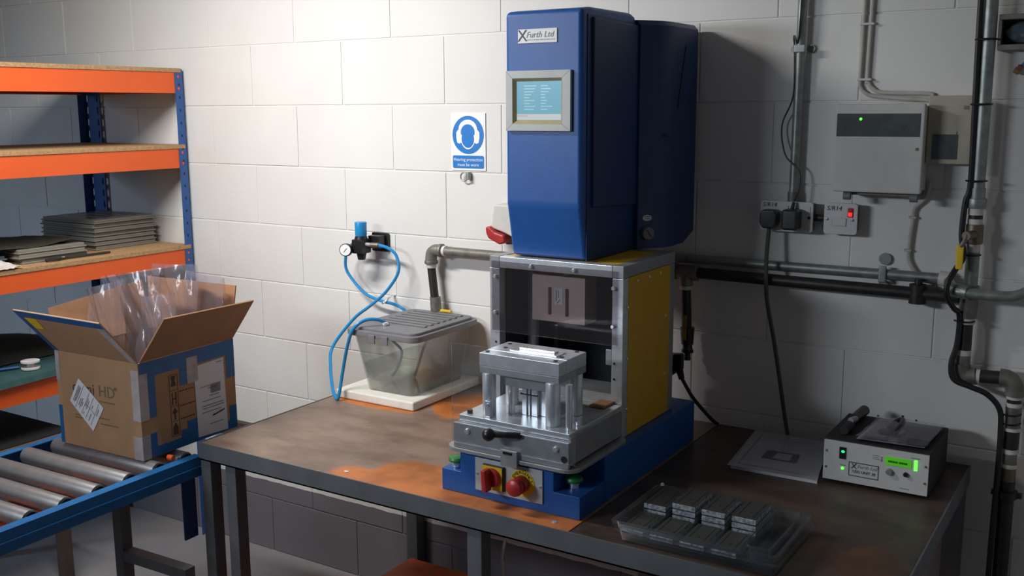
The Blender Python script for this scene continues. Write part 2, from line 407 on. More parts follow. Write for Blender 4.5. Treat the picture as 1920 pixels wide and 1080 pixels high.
# control panel
cp = MB().box(1.600, 1.789, -.869, -.8655, .873, .955, bv=.0008).obj('control_panel', mat('satin_grey_panel', (.50, .54, .56), .4, .15), pr)
s_ = MB()
for x in (1.607, 1.783): screw_y(s_, x, .915, -.869, .0035, .003)
s_.obj('screw', 'chrome', cp)
MB().box(1.626, 1.686, -.877, -.8692, .884, .946, bv=.002).obj('switch_rim', 'black', cp)
MB().box(1.627, 1.683, -.8785, -.8772, .886, .944, bv=.0005).obj('switch_plate', 'yellowsig', cp)
k = MB(); k.cyl((1.657, -.8787, .917), (1.657, -.890, .917), .0235, .021, 28, .002)
k.box(1.646, 1.660, -.915, -.888, .889, .944, bv=.004, M4=Matrix.Translation((1.654, -.9, .916)) @ Matrix.Rotation(math.radians(-4), 4, 'Y') @ Matrix.Translation((-1.654, .9, -.916)))
k.obj('rotary_switch_knob', 'red', cp)
MB().cyl((1.735, -.8692, .915), (1.735, -.8705, .915), .033, None, 36).obj('emergency_disc', 'yellowsig', cp)
e = MB()
for i, ch in enumerate('EMERGENCY'):
    a = math.radians(152-i*(152-20)/8)
    u = Vector((math.cos(a), 0, math.sin(a))); r = Vector((math.sin(a), 0, -math.cos(a)))
    e.text(ch, .0115, Vector((1.735, -.8712, .915))+u*.0265, r, u)
e.obj('emergency_lettering', 'ink', cp)
MB().cyl((1.735, -.8706, .915), (1.735, -.890, .915), .0205, None, 28).obj('emergency_collar', 'red', cp)
MB().lathe([(.015, 0), (.0155, .004), (.0205, .008), (.0215, .015), (.0195, .022), (.013, .026), (.004, .0275)], (1.735, -.890, .915), (0, -1, 0), 28).obj('emergency_button', 'red', cp)
for x, y in ((1.5245, -.838), (1.842, -.812)):
    MB().cyl((x, y, .9085), (x, y, .921), .0125, None, 20).obj('button_stem', 'chrome', pr)
    MB().lathe([(.012, 0), (.0205, .002), (.0215, .007), (.019, .012), (.009, .0155), (.001, .016)], (x, y, .921), (0, 0, 1), 24).obj('push_button', 'green', pr)
# slide drawer
MB().box(1.55, 1.868, -.887, -.877, .9785, 1.040, bv=.0015).obj('drawer_front', 'aludark', pr)
MB().box(1.556, 1.862, -.876, -.62, .985, 1.0415, bv=.001).obj('slide', 'aludark', pr)
MB().box(1.556, 1.862, -.872, -.605, 1.042, 1.057, bv=.0015).obj('slide_plate', 'alu', pr)
MB().box(1.556, 1.82, -.6045, -.42, 1.042, 1.057, bv=.0015).obj('slide_plate', 'alu', pr)
MB().box(1.8625, 1.868, -.876, -.62, .985, 1.050).obj('side_rail', 'aludark', pr)
s_ = MB()
for x, z in ((1.592, 1.036), (1.836, 1.034)): screw_y(s_, x, z-.012, -.887, .0075, .006)
s_.obj('screw', 'chrome', pr)
MB().cyl((1.857, -.887, 1.001), (1.857, -.8885, 1.001), .008, None, 18).obj('socket_hole', 'black', pr)
h = MB(); h.ball((1.677, -.925, 1.040), .0155); h.cyl((1.677, -.925, 1.040), (1.715, -.906, 1.040), .0065, .0075); h.cyl((1.715, -.906, 1.04), (1.742, -.889, 1.039), .0078)
h.obj('lever_handle', 'black', pr)
MB().box(1.692, 1.737, -.8985, -.8925, .960, .9995, bv=.001).obj('latch_bracket', 'aludark', pr)
MB().box(1.700, 1.724, -.9005, -.8986, .990, .9965).obj('latch_slot', 'black', pr)
MB().box(1.55, 1.888, -.8915, -.8885, .992, 1.238, bv=.0004).obj('guard_sheet', 'acrylic', pr)
# cabinet frame
def bar(name, *b, m='alu'): MB().box(*b, bv=.0015).obj(name, m, pr)
F0, F1 = -.60, -.285
bar('frame_post', 1.47, 1.50, F0, F0+.03, .9785, 1.374); bar('frame_post', 1.83, 1.86, F0, F0+.03, .9685, 1.374)
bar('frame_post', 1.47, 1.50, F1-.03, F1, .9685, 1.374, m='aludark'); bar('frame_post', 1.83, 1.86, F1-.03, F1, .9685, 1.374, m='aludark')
bar('frame_beam', 1.5005, 1.8295, F0, F0+.03, 1.375, 1.405)
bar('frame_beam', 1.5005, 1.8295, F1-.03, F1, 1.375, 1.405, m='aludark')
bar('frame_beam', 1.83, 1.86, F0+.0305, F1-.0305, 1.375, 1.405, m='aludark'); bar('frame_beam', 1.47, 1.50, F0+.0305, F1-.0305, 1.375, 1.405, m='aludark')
for x in (1.47, 1.83):
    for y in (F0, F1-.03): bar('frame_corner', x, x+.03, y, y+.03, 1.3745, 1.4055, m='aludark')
bar('side_panel', 1.8545, 1.8605, F0+.0305, F1-.0305, .969, 1.374, m='yellow')
bar('side_panel', 1.4695, 1.4755, F0+.0305, F1-.0305, .969, 1.374, m='yellow')
bar('top_panel', 1.5005, 1.8295, F0+.0305, F1-.0305, 1.396, 1.4035, m='yellow')
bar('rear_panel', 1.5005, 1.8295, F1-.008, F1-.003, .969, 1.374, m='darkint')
s_ = MB()
for y, z in ((-.575, 1.30), (-.575, 1.17), (-.575, 1.04), (-.345, 1.24), (-.345, 1.08), (-.45, 1.36), (-.38, 1.36), (-.52, 1.36)):
    s_.lathe([(.004, 0), (.004, .002), (.002, .003)], (1.8606 if z < 1.35 else 1.8602, y, z), (1, 0, 0), 10)
s_.obj('panel_screw', 'chrome', pr)
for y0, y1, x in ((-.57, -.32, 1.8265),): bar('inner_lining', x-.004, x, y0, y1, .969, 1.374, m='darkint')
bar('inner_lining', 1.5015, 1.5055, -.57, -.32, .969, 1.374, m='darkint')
wn = MB().box(1.478, 1.846, -.6045, -.6005, 1.205, 1.393, bv=.0006).obj('window_pane', 'tintpane', pr)
s_ = MB()
for x, z in ((1.599, 1.386), (1.725, 1.386), (1.490, 1.352), (1.489, 1.256), (1.836, 1.35), (1.835, 1.254)): screw_y(s_, x, z, -.6046, .0055, .005)
s_.obj('screw', 'chrome', pr)
s_ = MB()
for z in (1.16, 1.12): s_.cyl((1.838, -.6002, z), (1.838, -.6012, z), .003, None, 10)
s_.cyl((1.488, -.6002, 1.175), (1.488, -.6012, 1.175), .003, None, 10)
s_.obj('frame_hole', 'black', pr)
# sonotrode inside
hn = MB()
hn.box(1.552, 1.602, -.52, -.455, 1.228, 1.352, bv=.002); hn.box(1.611, 1.654, -.52, -.455, 1.228, 1.352, bv=.002); hn.box(1.663, 1.712, -.52, -.455, 1.228, 1.352, bv=.002)
hn.box(1.5525, 1.7115, -.5195, -.4555, 1.320, 1.3515); hn.box(1.5525, 1.7115, -.5195, -.4555, 1.2285, 1.246)
hn.obj('sonotrode', 'horn', pr)
MB().cyl((1.645, -.49, 1.3525), (1.645, -.49, 1.395), .014, None, 20).obj('booster_stem', 'chrome', pr)
pp = MB().box(1.622, 1.646, -.5208, -.5203, 1.276, 1.320).obj('calibration_label', 'paper', pr)
t = MB(); t.box(1.625, 1.628, -.5212, -.5209, 1.285, 1.314); t.box(1.632, 1.634, -.5212, -.5209, 1.295, 1.314)
t.quad([(1.628, -.5212, 1.279), (1.637, -.5212, 1.290), (1.639, -.5212, 1.289), (1.630, -.5212, 1.278)], .0002)
t.obj('label_writing', 'greyink', pp)
MB().cyl((1.525, -.47, .9685), (1.525, -.47, 1.395), .016, None, 18).obj('guide_column', 'aludark', pr)
bar('green_strip', 1.792, 1.806, -.50, -.497, 1.26, 1.385, m='green')
bar('sensor_bracket', 1.806, 1.822, -.585, -.580, 1.15, 1.19, m='aludark')
# head
hd = MB().prism([(-.572, 1.4065), (-.601, 1.545), (-.601, 2.022), (-.55, 2.029), (-.33, 2.030), (-.30, 2.022), (-.30, 1.4065)], 'x', 1.522, 1.742, bv=.012, seg=3).obj('head_shell', 'blue', pr)
MB().prism([(-.552, 1.54), (-.555, 2.005), (-.26, 1.999), (-.235, 1.525)], 'x', 1.735, 1.7515, bv=.005).obj('side_cover', 'bluedk', pr)
MB().prism([(-.575, 1.4065), (-.575, 2.01), (-.30, 2.004), (-.30, 1.4065)], 'x', 1.7422, 1.7440).obj('side_cover', 'bluedk', pr)
# rear cover: plan outline bulging to the right, chamfered bottom
def rear_cover(x0, x1):
    t = bmesh.new(); plan = [(x0+.035, -.298), (x1-.055, -.305), (x1-.020, -.262), (x1-.006, -.240), (x1, -.20), (x1, -.045), (x1-.02, -.03), (x0+.02, -.03), (x0, -.045), (x0, -.20), (x0+.01, -.26)]
    cz = ((1.4065, .09), (1.435, 0), (2.0, 0), (2.013, .01))
    rings = []
    for z, ins in cz:
        row = []
        for x, y in plan:
            yy = min(y, -.03-ins) if z < 1.42 else min(y, -.03-ins)
            row.append(t.verts.new((x-(.012 if ins == .01 and x > 1.63 else 0)+(.012 if ins == .01 and x < 1.63 else 0), yy, z)))
        rings.append(row)
    n = len(plan)
    for a, b in zip(rings, rings[1:]):
        for i in range(n): t.faces.new((a[i], a[(i+1) % n], b[(i+1) % n], b[i]))
    t.faces.new(list(reversed(rings[0]))); t.faces.new(rings[-1])
    bmesh.ops.recalc_face_normals(t, faces=t.faces)
    m = MB(); m._merge(t); return m
rear_cover(1.455, 1.812).obj('rear_cover', 'bluedk', pr, auto=25)
MB().box(1.8121, 1.8135, -.157, -.15, 1.78, 1.955, M4=Matrix.Translation((1.812, -.153, 1.87)) @ Matrix.Rotation(math.radians(-16), 4, 'X') @ Matrix.Translation((-1.812, .153, -1.87))).obj('slot', 'black', pr)
MB().cyl((1.8121, -.245, 1.712), (1.8128, -.245, 1.712), .006, None, 14).obj('plug_hole', 'black', pr)
dn = Vector((.775, -.632, 0)); dt = Vector((.632, .775, 0)); dz = Vector((0, 0, 1)); dc0 = Vector((1.7745, -.2835, 0))
def on_diag(u, z, h=.001): return dc0+dt*u+dz*z+dn*h
MB().quad([on_diag(.0135*math.cos(2*PI*i/24), 1.491+.0085*math.sin(2*PI*i/24)) for i in range(24)], .0005).obj('oval_badge', 'paper', pr)
t = MB()
for z in (1.4935, 1.488): t.quad([on_diag(-.008, z, .0018), on_diag(.008, z, .0018), on_diag(.008, z+.0016, .0018), on_diag(-.008, z+.0016, .0018)], .0002)
t.obj('badge_print', 'greyink', pr)
MB().lathe([(.0185, 0), (.0185, .010), (.0165, .013), (.004, .013)], on_diag(0, 1.449, .0003), dn, 24).obj('dial_knob', 'lid', pr)
MB().quad([on_diag(-.009, 1.459, .0137), on_diag(-.006, 1.461, .0137), on_diag(.009, 1.441, .0137), on_diag(.006, 1.439, .0137)], .0003).obj('dial_mark', 'black', pr)
# name plate
npz = MB().box(1.562, 1.674, -.6035, -.6015, 1.9445, 1.9785, bv=.0007).obj('name_plate', 'signwhite', pr)
t = MB(); t.text('X', .040, (1.5755, -.6038, 1.9615), shear=0); t.obj('plate_initial', mat('plate_grey_blue', (.06, .08, .10), .6), npz)
t = MB(); t.text('Furth Ltd', .0205, (1.586, -.6038, 1.9640), align='LEFT', shear=.28)
for i in range(13): t.box(1.589+i*.0062, 1.589+i*.0062+random.uniform(.0025, .0055), -.6041, -.6037, 1.9515, 1.9530)
t.obj('plate_lettering', mat('plate_grey', (.22, .27, .28), .6), npz)
# screen
bz = MB(); x0, x1, z0, z1 = 1.530, 1.716, 1.730, 1.878; a0, a1, b0, b1 = 1.550, 1.692, 1.7475, 1.859
bz.prism([(x0, z0), (x1, z0), (a1, b0), (a0, b0)], 'y', -.611, -.6015, bv=.001); bz.prism([(x0, z1), (a0, b1), (a1, b1), (x1, z1)], 'y', -.611, -.6015, bv=.001)
bz.prism([(x0, z0), (a0, b0), (a0, b1), (x0, z1)], 'y', -.611, -.6015, bv=.001); bz.prism([(x1, z0), (x1, z1), (a1, b1), (a1, b0)], 'y', -.611, -.6015, bv=.001)
bzo = bz.obj('screen_bezel', 'bezel', pr)
c0, c1, d0, d1 = 1.558, 1.686, 1.756, 1.852
lp = MB()
lp.quad([(a0, -.611, b0), (a1, -.611, b0), (c1, -.6035, d0), (c0, -.6035, d0)]); lp.quad([(a0, -.611, b1), (c0, -.6035, d1), (c1, -.6035, d1), (a1, -.611, b1)])
lp.quad([(a0, -.611, b0), (c0, -.6035, d0), (c0, -.6035, d1), (a0, -.611, b1)]); lp.quad([(a1, -.611, b0), (a1, -.611, b1), (c1, -.6035, d1), (c1, -.6035, d0)])
lp.obj('bezel_lip', 'bezelin', bzo)
sn = MB().box(c0, c1, -.6033, -.6018, d0, d1).obj('screen', 'screen', pr)
MB().box(c0+.0005, c1-.0005, -.6037, -.6034, d0+.001, d0+.0155).obj('screen_footer', 'screenbar', sn)
MB().box(c0+.002, c0+.032, -.6041, -.6038, d0+.009, d0+.014).obj('screen_tag', 'screenred', sn)
t = MB()
for i in range(9):
    z = d1-.012-i*.0072
    for j in range(2): t.box(c0+.022+j*.048, c0+.022+j*.048+random.uniform(.012, .036), -.6036, -.6034, z, z+.0016)
t.obj('screen_text', 'screenline', sn)

# ------------------------------------------------------------------ tooling fixture in the press drawer
fx = thing('tooling_fixture', 'silver metal tooling fixture on four round columns in the press drawer', 'tooling', (1.71, -.78, 1.0575))
MB().box(1.599, 1.819, -.8075, -.712, 1.178, 1.211, bv=.0015).obj('top_plate', 'alu', fx)
MB().box(1.599, 1.819, -.845, -.8085, 1.178, 1.210, bv=.0012).obj('front_bar', 'alu', fx)
MB().box(1.600, 1.8185, -.845, -.712, 1.161, 1.1775, bv=.001).obj('under_plate', 'aludark', fx)
MB().box(1.655, 1.785, -.797, -.752, 1.2112, 1.2135, bv=.0005).obj('bright_insert', 'chrome', fx)
MB().box(1.672, 1.770, -.78, -.760, 1.2136, 1.2185, bv=.001).obj('insert_bar', 'chrome', fx)
s_ = MB()
for x, y in ((1.612, -.828), (1.800, -.828), (1.617, -.735), (1.800, -.725), (1.63, -.775), (1.795, -.79)): s_.lathe([(.0055, 0), (.0055, .0012), (.003, .0012)], (x, y, 1.2112), (0, 0, 1), 12)
s_.obj('screw', 'black', fx)
for x, y, r in ((1.619, -.832, .0165), (1.812-.016, -.832, .0175), (1.619, -.728, .0165), (1.80, -.728, .0165)):
    MB().cyl((x, y, 1.0575), (x, y, 1.1608), r, None, 24, .001).obj('column', 'alu', fx)
MB().box(1.650, 1.790, -.812, -.800, 1.128, 1.150, bv=.001).obj('cross_bar', 'aludark', fx)
for x in (1.662, 1.775): MB().cyl((x, -.800, 1.0575), (x, -.800, 1.1278), .0085, None, 18).obj('guide_pin', 'chrome', fx)
MB().cyl((1.846, -.845, 1.0575), (1.846, -.845, 1.165), .008, None, 18).obj('guide_pin', 'chrome', fx)
nb = MB()
for x0, x1 in ((1.689, 1.702), (1.7065, 1.7115), (1.716, 1.732)): nb.box(x0, x1, -.796, -.744, 1.0575, 1.127, bv=.001)
nb.box(1.733, 1.755, -.785, -.744, 1.0575, 1.118, bv=.001)
nb.obj('nest_block', 'alu', fx)
MB().box(1.686, 1.735, -.799, -.7965, 1.108, 1.112).obj('nest_band', 'black', fx)
MB().box(1.625, 1.640, -.862, -.848, 1.0575, 1.098, bv=.001).obj('stop_block', 'alu', fx)
s_ = MB(); screw_y(s_, 1.634, 1.088, -.862, .005, .004); s_.obj('stop_screw', 'chrome', fx)
MB().cyl((1.575, -.852, 1.0575), (1.575, -.852, 1.066), .007, None, 12).obj('cap_screw', 'black', fx)
MB().cyl((1.845, -.80, 1.0575), (1.845, -.80, 1.066), .007, None, 12).obj('cap_screw', 'chrome', fx)
tag(MB().box(1.80, 1.84, -.66, -.60, 1.0577, 1.064, bv=.002).obj('wooden_packing_piece', 'brownboard'), 'small pale brown packing piece lying at the back of the press drawer', 'packing')

# press mains lead
ld = thing('mains_lead', 'black mains lead plugged in low behind the yellow side of the press', 'cable', (1.85, -.1, .9))
MB().box(1.797, 1.822, -.135, -.11, 1.035, 1.083, bv=.004).obj('connector', 'black', ld)
MB().cyl((1.812, -.122, 1.034), (1.818, -.118, 1.008), .011, .009, 14).obj('strain_relief', 'black', ld)
MB().tube([(1.818, -.118, 1.010), (1.826, -.105, .985), (1.845, -.09, .945), (1.868, -.065, .905), (1.888, -.035, .868), (1.895, -.02, .857)], .0055).obj('cord', 'cable', ld)
MB().box(1.70, 1.80, -.17, -.105, 1.02, 1.08, bv=.003).obj('inlet_box', 'black', ld)
MB().box(1.72, 1.78, -.283, -.1705, 1.03, 1.07, bv=.002).obj('inlet_bracket', 'black', ld)

# ------------------------------------------------------------------ storage tub, pad, regulator, tubing
tag(MB().box(.715, 1.035, -.382, -.012, H+.0005, H+.030, bv=.006, seg=3).obj('foam_pad', 'foam'), 'thick white foam pad under the clear storage tub on the bench', 'pad')
tub = thing('storage_tub', 'clear plastic tub of water with ridged grey lid on white foam pad', 'tub', (.9, -.19, .8825))
def loft(z, x0, x1, y0, y1, r): return [(x, y, z) for x, y in rounded(x0, x1, y0, y1, r, 4)]
def tub_shell(lo, hi, inset):
    t = bmesh.new()
    O = [loft(.883, *lo, .02), loft(1.068, *hi, .03)]
    I = [loft(1.068, hi[0]+inset, hi[1]-inset, hi[2]+inset, hi[3]-inset, .028), loft(.886, lo[0]+inset, lo[1]-inset, lo[2]+inset, lo[3]-inset, .018)]
    rings = [[t.verts.new(p) for p in R] for R in O+I]
    n = len(rings[0])
    for a, b in zip(rings, rings[1:]):
        for i in range(n): t.faces.new((a[i], a[(i+1) % n], b[(i+1) % n], b[i]))
    t.faces.new(list(reversed(rings[0]))); t.faces.new(rings[-1])
    bmesh.ops.recalc_face_normals(t, faces=t.faces); m = MB(); m._merge(t); return m
tub_shell((.808, .996, -.335, -.055), (.772, 1.028, -.362, -.028), .003).obj('tub_body', 'tubplastic', tub)
wt = bmesh.new()
a = [wt.verts.new(p) for p in loft(.8875, .813, .991, -.33, -.06, .016)]; b = [wt.verts.new(p) for p in loft(.972, .797, 1.008, -.343, -.048, .02)]
for i in range(len(a)): wt.faces.new((a[i], a[(i+1) % len(a)], b[(i+1) % len(a)], b[i]))
wt.faces.new(list(reversed(a))); wt.faces.new(b); bmesh.ops.recalc_face_normals(wt, faces=wt.faces)
m_ = MB(); m_._merge(wt); m_.obj('water', 'water', tub)
ld_ = MB()
ld_.prism(rounded(.752, 1.046, -.378, -.014, .035), 'z', 1.0685, 1.088, bv=.003)
ld_.prism(rounded(.766, 1.032, -.364, -.028, .03), 'z', 1.0865, 1.0965, bv=.003)
lid = ld_.obj('lid', 'lid', tub)
for i in range(7):
    y = -.268+i*.033
    MB().box(.80, 1.0, y, y+.017, 1.0966, 1.1005, bv=.0018).obj('lid_ridge', 'lid', lid)
for x in (.86, .912): MB().box(x, x+.026, -.3835, -.3785, 1.052, 1.080, bv=.002).obj('lid_clip', 'lid', tub)
MB().lathe([(.010, 0), (.012, .004), (.010, .009), (.004, .011)], (.868, -.305, 1.0967), (0, 0, 1), 16).obj('lid_knob', 'chrome', tub)
MB().tube([(.862, -.30, 1.066), (.857, -.25, 1.03), (.850, -.2, .985), (.829, -.2, .926), (.805, -.2, .895)], .0045).obj('inner_tube', 'tube', tub)
MB().tube([(.93, -.12, 1.066), (.90, -.14, 1.0), (.876, -.15, .922), (.864, -.15, .893)], .0045).obj('inner_tube', 'tube', tub)
tb = thing('air_tubing', 'bright blue air tubing looping from the wall regulator to the tub lid', 'tubing', (.7, -.2, H))
MB().tube([(.532, -.068, 1.312), (.51, -.066, 1.295), (.494, -.062, 1.262), (.494, -.055, 1.207), (.567, -.05, 1.136), (.640, -.045, 1.113), (.688, -.04, 1.106), (.735, -.035, 1.088), (.76, -.006, 1.04)], .0056).obj('tube', 'tube', tb)
MB().tube([(.655, -.07, 1.317), (.70, -.07, 1.308), (.729, -.065, 1.283), (.739, -.07, 1.227), (.692, -.085, 1.155), (.640, -.11, 1.105), (.598, -.15, 1.061), (.588, -.25, .981), (.639, -.32, .928), (.705, -.385, .878), (.738, -.408, .861), (.752, -.41, .868), (.754, -.39, .941), (.776, -.388, 1.03), (.800, -.385, 1.090), (.826, -.36, 1.118), (.852, -.325, 1.118), (.868, -.29, 1.099)], .0056).obj('tube', 'tube', tb)
tag(MB().tube([(.662, 0, 1.128), (.664, -.018, 1.130), (.668, -.036, 1.126), (.660, -.052, 1.112), (.650, -.052, 1.106)], .004).obj('tube_clip', 'chrome'), 'tiny metal tube clip on the wall where the blue tubes cross', 'clip')
rg = thing('pressure_regulator', 'black air pressure regulator with blue knob and white gauge on the wall', 'regulator', (.56, -.05, 1.3))
MB().box(.575, .650, -.012, -.001, 1.285, 1.352, bv=.004).obj('wall_bracket', 'black', rg)
MB().box(.590, .640, -.05, -.0122, 1.30, 1.345, bv=.003).obj('bracket_arm', 'black', rg)
rb = MB(); rb.box(.560, .605, -.105, -.05, 1.285, 1.335, bv=.004); rb.cyl((.5825, -.078, 1.335), (.5825, -.078, 1.345), .024, .021); rb.cyl((.5825, -.078, 1.262), (.5825, -.078, 1.286), .013, .018)
rb.obj('regulator_body', 'black', rg)
MB().cyl((.5825, -.078, 1.345), (.5825, -.078, 1.396), .0205, .0215, 20, .003).obj('adjusting_knob', 'tube', rg)
MB().cyl((.606, -.08, 1.318), (.625, -.078, 1.317), .007, None, 12).obj('port', 'chrome', rg); MB().cyl((.625, -.078, 1.317), (.6545, -.07, 1.317), .0085, None, 12).obj('fitting', 'brass', rg)
MB().cyl((.5595, -.075, 1.312), (.5335, -.068, 1.312), .007, None, 12).obj('fitting', 'brass', rg)
gd = Vector((.35, -.92, .08)).normalized(); gc = Vector((.545, -.112, 1.298))
gg = MB().cyl(gc, gc+gd*.016, .023, None, 28, .002).obj('gauge_case', 'black', rg)
MB().cyl(gc+gd*.0162, gc+gd*.0168, .0195, None, 28).obj('gauge_face', 'signwhite', gg)
gr = Vector((0, 0, 1)).cross(gd).normalized(); gu = gd.cross(gr)
p0 = gc+gd*.0172
MB().quad([p0-gr*.006-gu*.008-gr*.0012, p0-gr*.006-gu*.008+gr*.0012, p0+gr*.006+gu*.006+gr*.0012, p0+gr*.006+gu*.006-gr*.0012], .0003).obj('gauge_needle', 'ink', gg)

# ------------------------------------------------------------------ hearing protection sign, pipe clip
sg = thing('safety_sign', 'white sign with blue hearing protection symbol beside the blue press head', 'sign', (.995, 0, 1.6))
MB().box(.926, 1.064, -.0042, -.0032, 1.583, 1.772).obj('sheet', 'signwhite', sg)
def ell(cx, cz, rx, rz, n=48, a0=0, a1=360): return [(cx+rx*math.cos(math.radians(a0+(a1-a0)*i/n)), cz+rz*math.sin(math.radians(a0+(a1-a0)*i/n))) for i in range(n)]
MB().prism(ell(.995, 1.700, .0625, .0625), 'y', -.0052, -.0046).obj('blue_disc', 'signblue', sg)
hs = MB()
hs.prism(ell(.995, 1.694, .030, .041), 'y', -.0058, -.0053)
hs.prism(ell(.995, 1.717, .0375, .033), 'y', -.00585, -.0053)
for sx in (-1, 1): hs.prism([(.995+sx*x, z) for x, z in ((.026, 1.716), (.040, 1.716), (.0465, 1.708), (.0465, 1.690), (.043, 1.674), (.034, 1.671), (.027, 1.674))], 'y', -.0060, -.0053, bv=.0002)
hs.obj('earmuff_symbol', 'signwhite', sg)
up_ = [(x, z) for x, z in ell(.995, 1.709, .0275, .026, 64) if z > 1.7005]; dn_ = [(x, z) for x, z in ell(.995, 1.687, .0245, .029, 64) if z <= 1.7005]
k_ = max(range(len(up_)), key=lambda i: up_[i][0]); right_ = sorted([p for p in up_ if p[0] >= .995], key=lambda p: p[1]); left_ = sorted([p for p in up_ if p[0] < .995], key=lambda p: -p[1])
dl_ = sorted([p for p in dn_ if p[0] < .995], key=lambda p: -p[1]); dr_ = sorted([p for p in dn_ if p[0] >= .995], key=lambda p: p[1])
hf = MB(); hf.prism(right_+left_+dl_+dr_, 'y', -.0068, -.0061)
hf.obj('face_symbol', 'signblue', sg)
MB().prism(rounded(.9325, 1.0575, 1.590, 1.632, .005, 3), 'y', -.0052, -.0046).obj('text_panel', 'signblue', sg)
t = MB(); t.text('Hearing protection', .0152, (.995, -.0055, 1.6185)); t.text('must be worn', .0152, (.995, -.0055, 1.6015)); t.obj('sign_lettering', 'signwhite', sg)
pc = thing('pipe_clip', 'small empty metal pipe clip fixed below the blue safety sign', 'clip', (.985, 0, 1.56))
MB().tube([(.985+.014*math.cos(a*PI/8), -.016, 1.562+.014*math.sin(a*PI/8)) for a in range(2, 15)], .0025, 8, 2).obj('ring', 'galv', pc)
MB().box(.995, 1.006, -.022, -.0005, 1.552, 1.577, bv=.002).obj('base', 'galv', pc)

# red and white industrial socket half hidden behind the press
cs = thing('industrial_socket', 'white and red industrial power socket on the wall left of the press', 'socket', (1.16, 0, 1.4))
MB().prism([(1.126, 1.405), (1.137, 1.482), (1.23, 1.482), (1.23, 1.37), (1.178, 1.39)], 'y', -.072, -.001, bv=.007, seg=3).obj('housing', 'offwhite', cs)
MB().prism([(1.111, 1.408), (1.128, 1.412), (1.150, 1.394), (1.183, 1.386), (1.188, 1.362), (1.165, 1.353), (1.122, 1.372), (1.114, 1.388)], 'y', -.085, -.010, bv=.007, seg=3).obj('red_cap', 'red', cs)
MB().cyl((1.178, -.04, 1.38), (1.178, -.04, 1.352), .012, None, 14).obj('gland', 'lid', cs)

# ------------------------------------------------------------------ pipework
def ring(mb, c, d, r, l): c, d = Vector(c), Vector(d).normalized(); mb.cyl(c-d*l/2, c+d*l/2, r, None, 18, .0015)
pg = thing('air_pipe', 'dark iron air pipe with elbow running behind the press along the wall', 'pipe', (1.7, -.05, 1.3))
MB().cyl((.895, -.045, 1.312), (1.79, -.045, 1.31), .0155, None, 16).obj('straight', 'galvdull', pg)
e = MB(); e.tube([(.905, -.045, 1.312), (.885, -.045, 1.312), (.869, -.045, 1.303), (.864, -.045, 1.285), (.864, -.045, 1.272)], .0205, 14, 4); ring(e, (.907, -.045, 1.312), (1, 0, 0), .0235, .012); ring(e, (.864, -.045, 1.270), (0, 0, 1), .0235, .012)
e.obj('elbow', 'galvdull', pg)
e = MB(); ring(e, (.864, -.045, 1.258), (0, 0, 1), .018, .016); ring(e, (.922, -.045, 1.312), (1, 0, 0), .018, .012); e.obj('thread_tape', 'ptfe', pg)
MB().cyl((.864, -.045, 1.252), (.878, -.045, 1.13), .0145, None, 16).obj('drop', 'iron', pg)
MB().cyl((.878, -.045, 1.15), (.881, -.045, 1.1015), .019, .019, 16).obj('valve_body', 'galvdull', pg)
MB().box(.90, .945, -.05, -.04, 1.1015, 1.1095, bv=.002).obj('valve_lever', 'yellowsig', pg); MB().cyl((.883, -.045, 1.1055), (.902, -.045, 1.1055), .004).obj('valve_stem', 'brass', pg)
MB().cyl((1.825, -.045, 1.311), (2.5395, -.045, 1.305), .0165, None, 16).obj('straight', 'iron', pg)
te = MB(); te.cyl((1.755, -.045, 1.311), (1.83, -.045, 1.311), .0215, None, 18); te.cyl((1.793, -.045, 1.311), (1.794, -.045, 1.272), .0205, None, 18); ring(te, (1.826, -.045, 1.311), (1, 0, 0), .025, .012); ring(te, (1.76, -.045, 1.311), (1, 0, 0), .025, .012)
te.obj('tee', 'galvdull', pg)
e = MB(); ring(e, (1.794, -.045, 1.265), (0, 0, 1), .018, .012); e.obj('thread_tape', 'ptfe', pg)
MB().cyl((1.794, -.045, 1.262), (1.802, -.045, 1.10), .0145, None, 16).obj('drop', 'iron', pg)
MB().box(1.795, 1.807, -.069, -.060, 1.11, 1.185, bv=.003).obj('valve_lever', mat('shaded_yellow', (.28, .20, .02), .5), pg)  # lever yellow darkened in its colour for the shadow it hangs in
e = MB(); e.cyl((1.802, -.045, 1.145), (1.803, -.045, 1.095), .021, .018, 16); e.cyl((1.803, -.045, 1.095), (1.804, -.045, 1.075), .0135, .016, 12); e.cyl((1.804, -.045, 1.078), (1.804, -.045, 1.070), .018, None, 12); e.cyl((1.804, -.045, 1.07), (1.804, -.045, 1.047), .009, .011, 12)
e.obj('hose_coupling', 'black', pg)
e = MB(); e.cyl((2.438, -.045, 1.33), (2.438, -.045, 1.28), .022, None, 16); e.cyl((2.438, -.045, 1.345), (2.438, -.045, 1.325), .010, None, 12); e.obj('wall_clip', 'iron', pg)

ch = thing('conduit_run', 'thin galvanised conduit running level above the dark iron pipe', 'conduit', (2.1, -.02, 1.35))
MB().cyl((1.70, -.018, 1.346), (2.50, -.018, 1.346), .0135, None, 16).obj('tube', 'galv', ch)
e = MB(); e.cyl((2.344, -.0015, 1.385), (2.344, -.010, 1.385), .016, None, 16); e.box(2.334, 2.354, -.036, -.0315, 1.325, 1.37, bv=.003); e.cyl((2.343, -.0015, 1.315), (2.343, -.010, 1.315), .013, None, 16)
e.obj('saddle', 'galv', ch)
MB().cyl((2.485, -.02, 1.347), (2.508, -.022, 1.345), .02, None, 16).obj('coupler', 'ptfe', ch)
MB().tube([(2.508, -.03, 1.344), (2.52, -.06, 1.335), (2.54, -.092, 1.328), (2.60, -.094, 1.325), (2.65, -.092, 1.325), (2.68, -.088, 1.331), (2.72, -.08, 1.352), (2.80, -.07, 1.372)], .0135, 14, 5).obj('bend', 'galv', ch)
